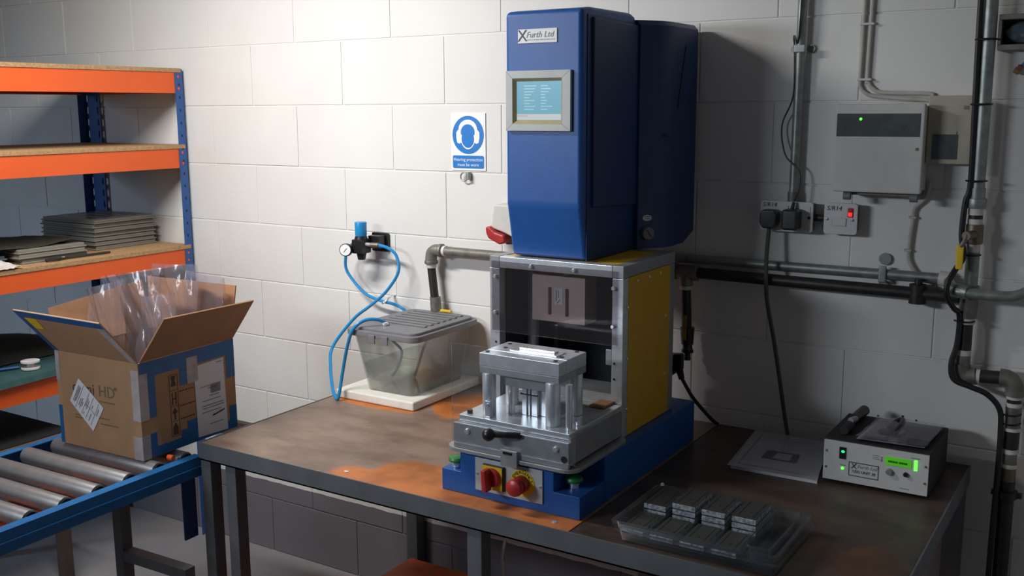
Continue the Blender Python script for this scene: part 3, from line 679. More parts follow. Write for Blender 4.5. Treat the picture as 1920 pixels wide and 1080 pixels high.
MB().cyl((2.525, -.082, 1.331), (2.565, -.094, 1.327), .0175, None, 16).obj('coupler', 'galv', ch)

vp = thing('riser_pipe', 'tall galvanised riser pipe with yellow handled valve and dark elbows below', 'pipe', (2.56, -.05, .9))
y = -.05
def rs(name, z0, z1, r, m, x0=None, bv=0):
    xx = 2.5635 if x0 is None else x0
    MB().cyl((xx, y, z0), (xx, y, z1), r, None, 18, bv).obj(name, m, vp)
rs('pipe_length', 1.585, 2.9, .0165, 'galv'); rs('union', 1.535, 1.56, .023, 'galv', bv=.002); rs('union', 1.56, 1.585, .019, 'galv')
rs('thread_tape', 1.518, 1.535, .018, 'ptfe'); rs('thread_gap', 1.508, 1.518, .017, 'iron'); rs('thread_tape', 1.495, 1.508, .018, 'ptfe')
rs('valve_body', 1.445, 1.495, .021, 'brass', bv=.003); rs('thread_tape', 1.425, 1.445, .017, 'ptfe')
MB().cyl((2.5635, y-.02, 1.47), (2.552, y-.052, 1.47), .011, None, 14).obj('valve_stem', 'brass', vp)
MB().tube([(2.553, y-.048, 1.472), (2.549, y-.05, 1.455), (2.541, y-.05, 1.442)], .006, 10, 3).obj('lever_arm', 'galvdull', vp)
MB().box(2.532, 2.549, y-.054, y-.046, 1.385, 1.447, bv=.0035).obj('lever_handle', 'yellowsig', vp)
rs('pipe_length', 1.34, 1.425, .0165, 'galv'); rs('tee', 1.255, 1.34, .022, 'galvdull', 2.562, bv=.003)
rs('thread_tape', 1.24, 1.256, .018, 'ptfe', 2.562)
rs('pipe_length', 1.172, 1.24, .0165, 'iron', 2.560); rs('thread_tape', 1.158, 1.172, .018, 'ptfe', 2.559); rs('pipe_length', 1.13, 1.158, .0185, 'galvdull', 2.558)
MB().tube([(2.557, y, 1.135), (2.556, y, 1.118), (2.566, y, 1.106), (2.582, y, 1.105), (2.592, y, 1.106)], .022, 14, 4).obj('elbow', 'galvdull', vp)
MB().cyl((2.592, y, 1.106), (2.602, y, 1.106), .0185, None, 16).obj('thread_tape', 'ptfe', vp)
MB().cyl((2.602, y, 1.107), (2.655, y, 1.110), .0175, None, 16).obj('pipe_length', 'iron', vp)
MB().tube([(2.648, y, 1.111), (2.664, y, 1.110), (2.678, y, 1.100), (2.683, y, 1.082), (2.683, y, 1.068)], .0225, 14, 4).obj('elbow', 'galvdull', vp)
for z0, z1, r, m, n in ((1.060, 1.070, .0185, 'ptfe', 'thread_tape'), (1.050, 1.060, .017, 'iron', 'thread_gap'), (1.040, 1.050, .0185, 'ptfe', 'thread_tape'), (.985, 1.040, .0185, 'galvdull', 'pipe_length'), (.978, .986, .022, 'ptfe', 'thread_tape'), (.93, .978, .0185, 'iron', 'pipe_length'), (.918, .93, .019, 'ptfe', 'thread_tape'), (.89, .918, .0175, 'galvdull', 'pipe_length'), (.88, .89, .019, 'ptfe', 'thread_tape'), (.845, .88, .018, 'brass', 'pipe_length'), (.05, .845, .0185, 'iron', 'pipe_length')):
    rs(n, z0, z1, r, m, 2.684)
e = MB(); e.cyl((2.684, y, .80), (2.684, y, .818), .026, None, 16); e.box(2.648, 2.72, y-.008, y+.008, .802, .816, bv=.003); e.obj('wall_clip', 'iron', vp)
cb = thing('cable_run', 'black cable strapped with ties down the left side of the riser pipe', 'cable', (2.55, -.07, 1.4))
MB().tube([(2.538, -.062, 2.9), (2.541, -.062, 2.1), (2.545, -.062, 1.80), (2.5485, -.062, 1.60), (2.540, -.066, 1.55), (2.5375, -.072, 1.47), (2.546, -.078, 1.415), (2.533, -.095, 1.385), (2.520, -.114, 1.352), (2.520, -.116, 1.318), (2.533, -.09, 1.285), (2.546, -.07, 1.262), (2.545, -.07, 1.19), (2.536, -.08, 1.14), (2.545, -.085, 1.10), (2.585, -.083, 1.085), (2.625, -.08, 1.070), (2.655, -.075, 1.035), (2.661, -.072, .98), (2.662, -.072, .88), (2.660, -.072, .6), (2.662, -.07, .05)], .0072, 10, 5).obj('cord', 'cable', cb)
for x, z in ((2.5615, 1.945), (2.562, 1.79), (2.563, 1.603), (2.561, 1.418), (2.559, 1.248), (2.682, 1.022), (2.682, .998)):
    t = MB()
    t.tube([(x-.026, -.062, z), (x-.01, -.0765, z), (x+.012, -.0725, z), (x+.02, -.056, z), (x+.019, -.045, z)], .0025, 6, 3); t.obj('cable_tie', 'black', cb)

cn = thing('drop_conduit', 'galvanised conduit dropping from above to the double socket', 'conduit', (2.09, -.02, 1.8))
MB().cyl((2.103, -.022, 2.9), (2.094, -.022, 1.556), .0125, None, 16).obj('tube', 'galv', cn)
MB().cyl((2.094, -.022, 1.556), (2.094, -.022, 1.527), .0155, None, 16).obj('coupler', 'galvdull', cn)
e = MB(); e.box(2.083, 2.113, -.0385, -.035, 1.93, 1.95, bv=.002)
for x in (2.076, 2.121): e.cyl((x, -.001, 1.94), (x, -.008, 1.94), .011, None, 16)
e.obj('saddle', 'galv', cn)
tag(MB().tube([(2.105, -.038, 2.85), (2.098, -.0385, 2.03), (2.080, -.03, 1.975), (2.083, -.03, 1.935), (2.084, -.03, 1.815), (2.0535, -.02, 1.736), (2.069, -.03, 1.657), (2.112, -.04, 1.614), (2.115, -.045, 1.564), (2.106, -.055, 1.532)], .0022, 8, 6).obj('thin_cable', 'cable'),
    'thin black cable snaking down the drop conduit to the charger plug', 'cable')

# ------------------------------------------------------------------ electrical boxes
ds = thing('double_socket', 'pale metal double socket with handwriting and two black plugs in it', 'socket', (2.08, 0, 1.49))
MB().box(2.014, 2.152, -.036, -.001, 1.451, 1.526, bv=.006).obj('back_box', 'galvdull', ds)
MB().prism(rounded(2.010, 2.156, 1.447, 1.530, .008, 4), 'y', -.044, -.0365, bv=.001).obj('face_plate', 'white', ds)
t = MB(); t.text('S/R14', .017, (2.036, -.0445, 1.5195), shear=.15); t.obj('handwriting', 'ink', ds)
t = MB(); t.cyl((2.146, -.044, 1.488), (2.146, -.0448, 1.488), .0045, None, 12); t.obj('screw_hole', 'black', ds)
for x in (2.078, 2.138): MB().box(x, x+.011, -.0465, -.0442, 1.500, 1.519, bv=.001).obj('rocker', 'offwhite', ds)
p1 = thing('mains_plug', 'rounded black mains plug in the left half of the double socket', 'plug', (2.042, -.05, 1.485))
MB().prism([(2.018, 1.495), (2.024, 1.508), (2.060, 1.508), (2.067, 1.495), (2.067, 1.470), (2.058, 1.456), (2.027, 1.456), (2.018, 1.470)], 'y', -.078, -.0446, bv=.005).obj('body', 'black', p1)
MB().tube([(2.042, -.06, 1.458), (2.041, -.068, 1.40), (2.042, -.074, 1.346), (2.048, -.074, 1.256), (2.068, -.066, 1.15), (2.085, -.06, 1.05), (2.099, -.05, .953), (2.108, -.04, .885), (2.112, -.038, .866)], .0058, 10, 6).obj('flex', 'greencable', p1)
p2 = thing('charger_plug', 'square dark charger plug in the right half of the double socket', 'plug', (2.11, -.05, 1.485))
MB().box(2.084, 2.128, -.092, -.0446, 1.456, 1.512, bv=.007, seg=3).obj('body', 'lid', p2)
MB().cyl((2.104, -.06, 1.511), (2.106, -.055, 1.53), .0055, .004, 10).obj('strain_relief', 'black', p2)
bpy.data.objects['charger_plug'].children[0].data.materials[0] = mat('charger_black', (.022, .026, .028), .4)
sp = thing('fused_spur', 'square pale switched spur with glowing red neon beside the double socket', 'switch', (2.23, 0, 1.49))
MB().box(2.190, 2.270, -.036, -.001, 1.452, 1.527, bv=.006).obj('back_box', 'galvdull', sp)
MB().prism(rounded(2.186, 2.274, 1.448, 1.532, .008, 4), 'y', -.044, -.0365, bv=.001).obj('face_plate', 'white', sp)
t = MB(); t.text('S/R14', .017, (2.213, -.0445, 1.517), shear=.15); t.obj('handwriting', 'ink', sp)
MB().box(2.249, 2.263, -.0475, -.0442, 1.495, 1.520, bv=.002).obj('rocker', 'redneon', sp)
MB().box(2.251, 2.261, -.0482, -.0476, 1.4975, 1.508, bv=.0002).obj('neon', 'ledr', sp)
MB().box(2.209, 2.246, -.0465, -.0442, 1.470, 1.492, bv=.002).obj('fuse_carrier', 'offwhite', sp)
t = MB()
for x in (2.195, 2.262): t.lathe([(.004, 0), (.004, .001), (.002, .0016)], (x, -.0442, 1.488), (0, -1, 0), 12)
t.obj('screw', 'galv', sp)
MB().cyl((2.1525, -.018, 1.487), (2.1895, -.018, 1.487), .010, None, 14).obj('link_conduit', 'iron', sp)
cu = thing('distribution_board', 'off white distribution board with smoked window and green light', 'cabinet', (2.33, 0, 1.57))
MB().box(2.226, 2.434, -.0755, -.001, 1.572, 1.788, bv=.004).obj('enclosure', 'offwhite', cu)
MB().box(2.218, 2.438, -.1, -.076, 1.567, 1.793, bv=.005).obj('cover', 'offwhite', cu)
MB().box(2.2235, 2.4285, -.1012, -.1002, 1.7105, 1.7685).obj('window', 'smoke', cu)
t = MB()
for x in (2.235, 2.248, 2.262, 2.277, 2.291, 2.30, 2.395, 2.405):
    t.quad([(x-.010, -.1014, 1.722), (x-.008, -.1014, 1.722), (x+.014, -.1014, 1.758), (x+.012, -.1014, 1.758)], .0002)
t.obj('window_scratch', mat('scratch_dark', (.06, .065, .065), .5), cu)
MB().cyl((2.2835, -.1013, 1.7545), (2.2835, -.1028, 1.7545), .0035, None, 14).obj('indicator', 'ledg', cu)
MB().cyl((2.424, -.1002, 1.680), (2.424, -.1015, 1.680), .004, None, 12).obj('cover_screw', 'galvdull', cu)
MB().box(2.24, 2.43, -.07, -.01, 1.558, 1.5715, bv=.002).obj('cable_tray', 'galvdull', cu)
for x in (2.246, 2.412): MB().cyl((x, -.085, 1.556), (x+.018, -.085, 1.556), .0105, None, 14).obj('hinge_knuckle', 'lid', cu)
bb = thing('beige_meter_box', 'beige box with small dark window behind the distribution board', 'cabinet', (2.49, 0, 1.64))
MB().box(2.4350, 2.540, -.046, -.001, 1.642, 1.812, bv=.003).obj('case', 'beige', bb)
MB().box(2.449, 2.509, -.0475, -.0462, 1.654, 1.716).obj('window', 'smoke', bb)
t = MB()
for x in (2.456, 2.502): t.cyl((x, -.0462, 1.7205), (x, -.0485, 1.7205), .004, None, 10)
t.obj('catch', 'beige', bb)
MB().box(2.518, 2.530, -.0468, -.0462, 1.778, 1.787).obj('print_mark', 'greyink', bb)
wc = thing('white_cables', 'pair of white painted cables clipped down the wall to the beige box', 'cable', (2.26, 0, 1.9))
MB().tube([(2.262, -.007, 2.9), (2.256, -.007, 2.06), (2.2535, -.007, 1.86), (2.256, -.007, 1.838), (2.268, -.007, 1.822), (2.30, -.007, 1.812), (2.436, -.008, 1.801)], .0055, 10, 5).obj('cord', 'whitecable', wc)
MB().tube([(2.281, -.007, 2.9), (2.275, -.007, 2.06), (2.272, -.007, 1.868), (2.276, -.007, 1.848), (2.288, -.007, 1.832), (2.315, -.007, 1.822), (2.425, -.008, 1.818), (2.436, -.008, 1.8105)], .0055, 10, 5).obj('cord', 'whitecable', wc)
t = MB()
for z in (1.995, 1.853): t.box(2.246, 2.283, -.015, -.0005, z, z+.006, bv=.001)
t.obj('cable_clip', 'white', wc)
w2 = thing('beige_cable', 'beige cable looping down from the distribution board to the conduit', 'cable', (2.41, 0, 1.45))
MB().tube([(2.444, -.012, 1.60), (2.441, -.012, 1.565), (2.43, -.012, 1.545), (2.411, -.010, 1.523), (2.408, -.010, 1.49), (2.403, -.010, 1.42), (2.404, -.010, 1.39), (2.413, -.012, 1.37), (2.426, -.012, 1.352)], .0052, 10, 5).obj('cord', 'whitecable', w2)
t = MB()
for x, z in ((2.407, 1.497), (2.400, 1.41)): t.box(x-.009, x+.009, -.017, -.0005, z, z+.006, bv=.001)
t.obj('cable_clip', 'whitecable', w2)
mt = thing('dial_box', 'dark framed box with dusty blue round dial at the wall top right', 'meter', (2.64, 0, 1.96))
fr = MB()
fr.box(2.583, 2.76, -.05, -.001, 1.990, 2.003, bv=.002); fr.box(2.583, 2.76, -.05, -.001, 1.918, 1.932, bv=.002); fr.box(2.583, 2.590, -.05, -.001, 1.9325, 1.9895)
fr.obj('frame', 'galvdull', mt)
MB().box(2.5905, 2.75, -.006, -.001, 1.9325, 1.9895).obj('back', 'blackmat', mt)
MB().prism(ell(2.655, 1.9605, .062, .0275), 'y', -.022, -.0065, bv=.002).obj('dial_rim', 'iron', mt)
MB().prism(ell(2.655, 1.9605, .056, .0235), 'y', -.0245, -.0222).obj('dial_face', 'dialblue', mt)
t = MB(); t.ball((2.652, -.03, 1.962), .008, (1, .5, 1)); t.box(2.63, 2.645, -.0275, -.0262, 1.95, 1.957); t.obj('dial_centre', 'brass', mt)
lc = thing('loose_connector', 'small brown plug hanging on a blue lead below the dial box', 'connector', (2.63, 0, 1.87))
MB().box(2.620, 2.634, -.022, -.010, 1.862, 1.878, bv=.002, M4=Matrix.Translation((2.627, 0, 1.87)) @ Matrix.Rotation(.5, 4, 'Y') @ Matrix.Translation((-2.627, 0, -1.87))).obj('plug_body', 'brownboard', lc)
MB().box(2.626, 2.638, -.024, -.008, 1.872, 1.885, bv=.002, M4=Matrix.Translation((2.63, 0, 1.876)) @ Matrix.Rotation(.5, 4, 'Y') @ Matrix.Translation((-2.63, 0, -1.876))).obj('plug_cap', mat('rust_brown', (.16, .05, .04), .5), lc)
MB().tube([(2.636, -.016, 1.882), (2.645, -.018, 1.89), (2.66, -.018, 1.9), (2.69, -.012, 1.905), (2.72, -.004, 1.9)], .003).obj('lead', 'tapeblue', lc)

# ------------------------------------------------------------------ booklet, generator, trays on the right of the bench
bk = thing('manual_booklet', 'white booklet with a printed photo lying on the dark bench', 'booklet', (2.15, -.2, H))
MB().quad([(2.058, -.352, H+.0005), (2.283, -.348, H+.0005), (2.226, -.036, H+.0005), (2.020, -.032, H+.0005)], .009).obj('pages', 'paper', bk)
MB().quad([(2.050, -.356, H+.0100), (2.284, -.352, H+.0100), (2.229, -.033, H+.0100), (2.016, -.028, H+.0100)], .0005).obj('sleeve', clear('milky_sleeve', (.95, .95, .97), (.8, .8, .84), .3, .5), bk)
pc_ = Vector((2.155, -.215, H+.0109))
MB().quad([pc_+Vector((-.048, -.042, 0)), pc_+Vector((.046, -.040, 0)), pc_+Vector((.036, .030, 0)), pc_+Vector((-.05, .028, 0))], .0002).obj('cover_photo', mat('photo_dark', (.13, .12, .15), .6), bk)
MB().quad([pc_+Vector((-.02, -.032, .0004)), pc_+Vector((.026, -.032, .0004)), pc_+Vector((.02, .018, .0004)), pc_+Vector((-.02, .018, .0004))], .0002).obj('photo_detail', mat('photo_pale', (.36, .38, .40), .6), bk)
t = MB()
for a, b in (((-.085, -.115), (.09, -.112)), ((-.085, .13), (.05, .13))): t.quad([pc_+Vector((a[0], a[1], 0)), pc_+Vector((b[0], b[1], 0)), pc_+Vector((b[0], b[1]+.002, 0)), pc_+Vector((a[0], a[1]+.002, 0))], .0002)
t.quad([pc_+Vector((-.085, -.115, 0)), pc_+Vector((-.083, -.115, 0)), pc_+Vector((-.105, .13, 0)), pc_+Vector((-.107, .13, 0))], .0002)
t.obj('cover_border', 'greyink', bk)

gn = thing('generator', 'black cased generator with white front panel and green display', 'generator', (2.41, -.2, H))
MB().box(2.287, 2.540, -.314, -.075, H+.008, .967, bv=.002).obj('case', 'blackmat', gn)
fpn = MB().box(2.289, 2.538, -.322, -.3145, H+.010, .9635, bv=.0008).obj('front_panel', 'white', gn)
for x in (2.31, 2.515):
    for yy in (-.29, -.10): MB().cyl((x, yy, H+.0005), (x, yy, H+.0078), .009, None, 12).obj('foot', 'black', gn)
yy = -.3222
def fp(name, x0, x1, z0, z1, m, d=.001, par=None): return MB().box(x0, x1, yy-d, yy, z0, z1).obj(name, m, par or fpn)
fp('rocker_switch', 2.328, 2.344, .921, .951, 'black', .002)
MB().ball((2.337, yy-.002, .940), .0045, (1, .5, .8), 12).obj('power_light', 'ledt', fpn)
MB().ball((2.3375, yy-.001, .8965), .0035, (1, .5, 1), 12).obj('status_light', 'ledg', fpn)
fl = MB(); a0, a1, b0, b1 = 2.352, 2.424, .881, .917
for b in ((a0, a1, b0, b0+.0018), (a0, a1, b1-.0018, b1), (a0, a0+.0015, b0, b1), (a1-.0015, a1, b0, b1)): fl.box(b[0], b[1], yy-.0006, yy, b[2], b[3])
fl.text('USG UNIT 20', .0095, (2.389, yy-.0004, .8935)); fl.text('X', .020, (2.3645, yy-.0004, .9065))
fl.obj('maker_plate', mat('navy_ink', (.03, .04, .07), .6), fpn)
t = MB(); t.text('Furth Ltd', .0125, (2.372, yy-.0004, .9075), align='LEFT', shear=.28)
t.obj('maker_lettering', mat('lilac_ink', (.32, .30, .38), .6), fpn)
ls = fp('display', 2.438, 2.499, .926, .9465, 'lcd', .0012)
t = MB()
for i in range(16): t.box(2.4455+i*.0028, 2.4455+i*.0028+(.0021 if i != 8 else .0004), yy-.0016, yy-.0013, .9325, .9375)
t.obj('display_text', mat('lcd_dark', (.01, .05, .005), .5), ls)
fp('bar_light', 2.5055, 2.5125, .922, .9475, 'ledg', .0015)
MB().lathe([(.008, 0), (.008, .006), (.0065, .009), (.002, .009)], (2.449, yy, .909), (0, -1, 0), 20).obj('adjuster_knob', 'aludark', fpn)
MB().cyl((2.4875, yy, .909), (2.4875, yy-.006, .909), .0055, None, 16).obj('socket_button', 'black', fpn)
t = MB()
for z in (.934, .938, .943): t.box(2.408, 2.424, yy-.0004, yy, z, z+.001)
t.box(2.4275, 2.431, yy-.0006, yy, .931, .937); t.box(2.4275, 2.431, yy-.0006, yy, .939, .942)
t.box(2.497, 2.517, yy-.0004, yy, .9515, .9535); t.box(2.331, 2.345, yy-.0004, yy, .9035, .9055); t.box(2.475, 2.497, yy-.0004, yy, .871, .8725)
t.obj('panel_print', 'greyink', fpn)
s_ = MB()
for x in (2.296, 2.531):
    for z in (.894, .936): screw_y(s_, x, z, yy, .003, .002)
s_.obj('screw', 'galvdull', fpn)
# things on top of it
hh = thing('black_handset', 'black cable end lying along the left of the generator top', 'cable', (2.33, -.2, .967))
MB().tube([(2.325, -.275, .980), (2.328, -.235, .979), (2.322, -.20, .978), (2.322, -.165, .980)], .0115, 12, 4).obj('grip', 'blackmat', hh)
MB().cyl((2.322, -.166, .980), (2.330, -.085, .984), .0125, .014, 14).obj('plug_end', 'black', hh)
MB().cyl((2.327, -.220, .9905), (2.334, -.196, .9905), .008, None, 12).obj('steel_ring', 'aludark', hh)
pbg = thing('parts_bag', 'clear plastic bag of small parts lying on the generator top', 'bag', (2.44, -.2, .967))
rnd = random.Random(3)
def crumple(seed, amp, fr=5):
    r = random.Random(seed); ph = [(r.uniform(0, 6), r.uniform(2, fr*2), r.uniform(2, fr*2), r.uniform(.4, 1)) for _ in range(7)]
    return lambda u, v: amp*sum(a*math.sin(p+fu*u*2+fv*v*2) for p, fu, fv, a in ph)/2.5
c_ = crumple(5, .004)
MB().grid(lambda u, v: (2.362+.158*u+.012*v, -.303+.20*v+.01*u, .9685+.004), 2, 2).obj('backing', clear('bag_back', (.8, .8, .84), (.46, .47, .52), .75, .4, .3), pbg)
MB().grid(lambda u, v: (2.360+.162*u+.012*v, -.305+.205*v+.01*u, .977+.012*math.sin(PI*u)*math.sin(PI*v)+abs(c_(u, v))*1.0), 16, 18).obj('film', 'film', pbg)
MB().tube([(2.438, -.245, .979), (2.445, -.20, .990), (2.44, -.15, .992), (2.425, -.16, .986), (2.42, -.2, .980)], .007, 10, 4).obj('coiled_part', 'black', pbg)
MB().lathe([(.018, 0), (.02, .004), (.012, .008)], (2.415, -.225, .974), (0, 0, 1), 18).obj('ring_part', mat('dull_ring', (.12, .10, .10), .4, .5), pbg)
MB().box(2.475, 2.525, -.285, -.25, .9735, .980, bv=.002).obj('dark_part', mat('slate', (.05, .065, .075), .5), pbg)
MB().box(2.375, 2.43, -.288, -.272, .9735, .976).obj('blue_strip', mat('pale_blue_part', (.14, .22, .30), .5), pbg)
t = MB()
for x, z in ((2.348, .949), (2.412, .958), (2.447, .952)): t.ball((x, -.0015, z), .003, (1, .4, 1), 8)
t.obj('paint_chip', 'ink', wall)

# blister trays and cassettes
def tray_mesh(wx, wy, h, rim):
    """clear moulded tray: rim, tapered wall, floor with moulded dividers"""
    t = bmesh.new(); L = []
    for (x0, x1, y0, y1, z, r) in ((0, wx, 0, wy, h-.004, .012), (0, wx, 0, wy, h, .012), (rim, wx-rim, rim, wy-rim, h, .010), (rim+.006, wx-rim-.006, rim+.006, wy-rim-.006, .0015, .008)):
        L.append([t.verts.new((x, y, z)) for x, y in rounded(x0, x1, y0, y1, r, 3)])
    n = len(L[0])
    for a, b in zip(L, L[1:]):
        for i in range(n): t.faces.new((a[i], a[(i+1) % n], b[(i+1) % n], b[i]))
    t.faces.new(L[-1])
    bmesh.ops.recalc_face_normals(t, faces=t.faces); m = MB(); m._merge(t); return m
TX, TY = 1.992, -.925; TW, TD = .372, .262
trays = []
words = ['lowest clear blister tray of the stack on the bench front edge', 'middle clear blister tray of the stack on the bench front edge', 'topmost clear blister tray of the bench stack holding grey cassettes']
for i in range(3):
    tr = tag(tray_mesh(TW, TD, .030, .008).obj('blister_tray', 'blister'), words[i], 'tray', 'clear blister trays on the bench')
    tr.location = (TX+(.006 if i == 0 else 0), TY+(.004 if i == 1 else 0), H+.0008+i*.0078); tr.rotation_euler = (0, 0, .008*(i-1))
tz = H+.0008+2*.0078
top = tr
for q in range(1, 5):
    MB().box(.012+q*.0696-.003, .012+q*.0696+.003, .02, TD-.02, .002, .016, bv=.002).obj('divider', 'blister', top)
for q in range(5):
    MB().lathe([(.005, 0), (.0045, .004), (.002, .006)], (.014+q*.0696, TD-.006, .030), (0, 0, 1), 10).obj('corner_stud', mat('stud_glint', (.7, .7, .7), .25) if q == 0 else top.children[-1].data.materials[0], top)
cas_root = thing('cassette', 'x', 'cassette', (0, 0, 0), 'grey cassettes in the clear trays', local=True)
CW, CD, CH = .054, .108, .0125
MB().box(0, CW, 0, CD, .001, CH, bv=.0012).obj('shell', 'cassedge', cas_root)
MB().box(.001, CW-.001, .002, CD-.001, CH+.0002, CH+.0012).obj('face', 'cass', cas_root)
g = MB()
for k in range(14):
    for x in (.009, CW-.011): g.box(x, x+.002, .010+k*.0065, .014+k*.0065, CH+.0013, CH+.0016)
g.cyl((CW*.55, CD*.35, CH+.0013), (CW*.55, CD*.35, CH+.0018), .0018, None, 8)
g.obj('perforation', 'black', cas_root)
fc = [True]
cols = ['first', 'second', 'third', 'fourth', 'fifth']
def cassette(q, row, lev, n):
    global cas_root
    if fc[0]: c = cas_root; fc[0] = False
    else:
        c = cas_root.copy(); COL.objects.link(c)
        for ch in cas_root.children:
            d = ch.copy(); COL.objects.link(d); d.parent = c
    c.location = (TX+.014+q*.0696+.006, TY+(.012 if row == 0 else .134)+random.uniform(-.001, .001), tz+.0022+lev*.0142)
    c.rotation_euler = (0, 0, random.uniform(-.01, .01)+.008)
    place = {(1, 0): 'single', (2, 0): 'lower', (2, 1): 'upper', (3, 0): 'bottom', (3, 1): 'middle', (3, 2): 'top'}[(n, lev)]
    c['label'] = 'grey cassette, %s one in the %s row, %s column from the press' % (place, 'front' if row == 0 else 'back', cols[q])
for q in range(4):
    for lev in range(2 if q == 0 else 3): cassette(q, 1, lev, 2 if q == 0 else 3)
for q in range(4):
    cassette(q, 0, 0, 1)
bl = tag(tray_mesh(.058, .226, .034, .004).obj('empty_insert', 'blister'), 'empty clear insert in the tray column nearest the bench end', 'insert')
bl.location = (TX+.014+4*.0696+.002, TY+.018, tz+.0022)

# ------------------------------------------------------------------ racking
rk = thing('storage_rack', 'orange and blue boltless shelving rack with chipboard shelves at the left', 'rack', (-.68, -1.2, 0))
XS, XB, Y0, Y1 = -.372, -1.0, -.014, -2.45
def perforated(mb, axis, a0, a1, b0, b1, z0, z1, pitch=.05, sl=.026):
    """strip with slots: a = the wide direction, b = its thickness"""
    w_ = a1-a0; e = w_*.34
    def bx(p0, p1, q0, q1):
        if axis == 'x': mb.box(p0, p1, b0, b1, q0, q1)
        else: mb.box(b0, b1, p0, p1, q0, q1)
    bx(a0, a0+e, z0, z1); bx(a1-e, a1, z0, z1)
    z = z0
    while z < z1:
        bx(a0+e, a1-e, z, min(z+pitch-sl, z1)); z += pitch
def upright(xc, yc, sx, sy):
    m = MB()
    x0, x1 = (xc-.002, xc) if sx > 0 else (xc, xc+.002)
    y0, y1 = (yc-.037, yc) if sy > 0 else (yc, yc+.037)
    m.box(x0, x1, y0, y1, 0, 1.945)
    yb = yc-.002 if sy > 0 else yc
    if sx > 0: perforated(m, 'x', xc-.04, xc-.0021, yb, yb+.002, 0, 1.945, .05, .026)
    else:
        perforated(m, 'x', xc+.0021, xc+.032, yb, yb+.002, 0, 1.945, .05, .028); m.box(xc+.032, xc+.070, yb, yb+.002, 0, 1.945)
        perforated(m, 'x', xc+.070, xc+.10, yb, yb+.002, 0, 1.945, .05, .028)
    up = m.obj('upright', 'upblue', rk)
    if sx > 0:
        k = MB(); z = .03
        while z < 1.93:
            k.box(x1+.0001, x1+.0005, (y0+y1)/2-.003, (y0+y1)/2+.003, z, z+.010); z += .05
        k.obj('slot', 'blackmat', up)['kind'] = 'stuff'
upright(XS, Y0, 1, 1); upright(XB, Y0, -1, 1); upright(XS, Y1, 1, -1); upright(XB, Y1, -1, -1)
levels = [(1.852, 1.932), (1.558, 1.634), (1.166, 1.230), (.770, .846)]
for zb, zt in levels:
    for xa, xb in ((XS-.0045, XS-.0025), (XB+.0025, XB+.0045)):
        m = MB(); m.box(xa, xb, Y1+.038, Y0-.0375, zb, zt)
        if xa > -.7: m.box(xa-.028, xa, Y1+.038, Y0-.0375, zb, zb+.002)
        else: m.box(xb, xb+.028, Y1+.038, Y0-.0375, zb, zb+.002)
        m.obj('beam', 'orange', rk)
    MB().box(XB+.11, XS-.045, Y0-.004, Y0-.0025, zb, zt).obj('beam', 'orange', rk)
    MB().box(XB+.006, XS+.0012, Y1+.04, Y0-.006, zt+.0005, zt+.0165, bv=.001).obj('shelf_board', 'chip', rk)
    for z in (zb+.018, zt-.016): MB().prism([(Y0-.022, z-.007), (Y0-.016, z), (Y0-.022, z+.007), (Y0-.028, z)], 'x', XS+.0006, XS+.0014).obj('rivet', 'orange', rk)

# trays on the third shelf
Z3 = 1.2470
def shelf_tray(lx, ly, h):
    m = MB(); m.box(0, lx, 0, ly, 0, h*.35, bv=.002); m.box(.006, lx-.006, .006, ly-.006, h*.3, h*.9, bv=.002)
    for i in range(4): m.box(lx*.1, lx*.9, ly*(.08+.23*i), ly*(.22+.23*i), h*.85, h, bv=.002)
    return m
def stack(n, x, y, lx, ly, h, m, cat_label, grp, jitter=.004):
    base = None
    for i in range(n):
        if base is None: o = base = shelf_tray(lx, ly, h).obj('moulded_tray', m)
        else: o = base.copy(); COL.objects.link(o)
        o.location = (x+random.uniform(-jitter, jitter), y+random.uniform(-jitter, jitter), Z3+i*(h+.0004)); o.rotation_euler = (0, 0, random.uniform(-.012, .012))
        pos = 'topmost' if i == n-1 else 'lowest' if i == 0 else ['second', 'third', 'fourth', 'fifth', 'sixth'][i-1]+' from the shelf'
        tag(o, cat_label % pos, 'tray', grp)
stack(7, -.875, -.352, .34, .295, .0168, 'trayplastic', 'clear grey moulded tray, %s in the tall stack by the rack upright', 'trays in the tall shelf stack')
stack(3, -.79, -.715, .34, .275, .0175, 'trayplastic', 'clear brownish moulded tray, %s in the low stack under the olive sheet', 'trays in the low shelf stack')
stack(2, -.82, -1.02, .33, .28, .0175, 'trayblue', 'dark teal moulded tray, %s in the pair cut by the left picture edge', 'trays at the picture edge')
c1 = crumple(11, .004, 4)
tag(MB().grid(lambda u, v: (-.83+.36*u, -1.00+.55*v, Z3+.062+.006*math.sin(5*v+2*u)+c1(u, v)), 14, 18).obj('olive_cloth', 'olive'), 'dark olive sheet laid wavily over the low tray stack', 'cloth')
ht = thing('hand_tool', 'thin dark hand tool with looped handle at the third shelf edge', 'tool', (-.42, -.5, Z3))
MB().tube([(-.430+.013*math.cos(a*PI/6), -.600+.028*math.sin(a*PI/6), Z3+.006) for a in range(13)], .0045, 8, 2).obj('loop_handle', 'blackmat', ht)
MB().tube([(-.430, -.573, Z3+.006), (-.428, -.48, Z3+.006), (-.425, -.365, Z3+.006)], .0045, 8, 3).obj('shaft', 'iron', ht)
MB().cyl((-.430, -.56, Z3+.010), (-.430, -.56, Z3+.013), .006, None, 12).obj('pivot', 'chrome', ht)
c2 = crumple(21, .009, 4)
tag(MB().grid(lambda u, v: (-.45+.085*u, -.90+.14*v, Z3+.003+.022*math.sin(PI*u)*math.sin(PI*v)+abs(c2(u, v))), 12, 12).obj('white_rag', mat('white_cloth', (.6, .55, .52), .9)), 'small crumpled white rag on the third shelf by the picture edge', 'rag')
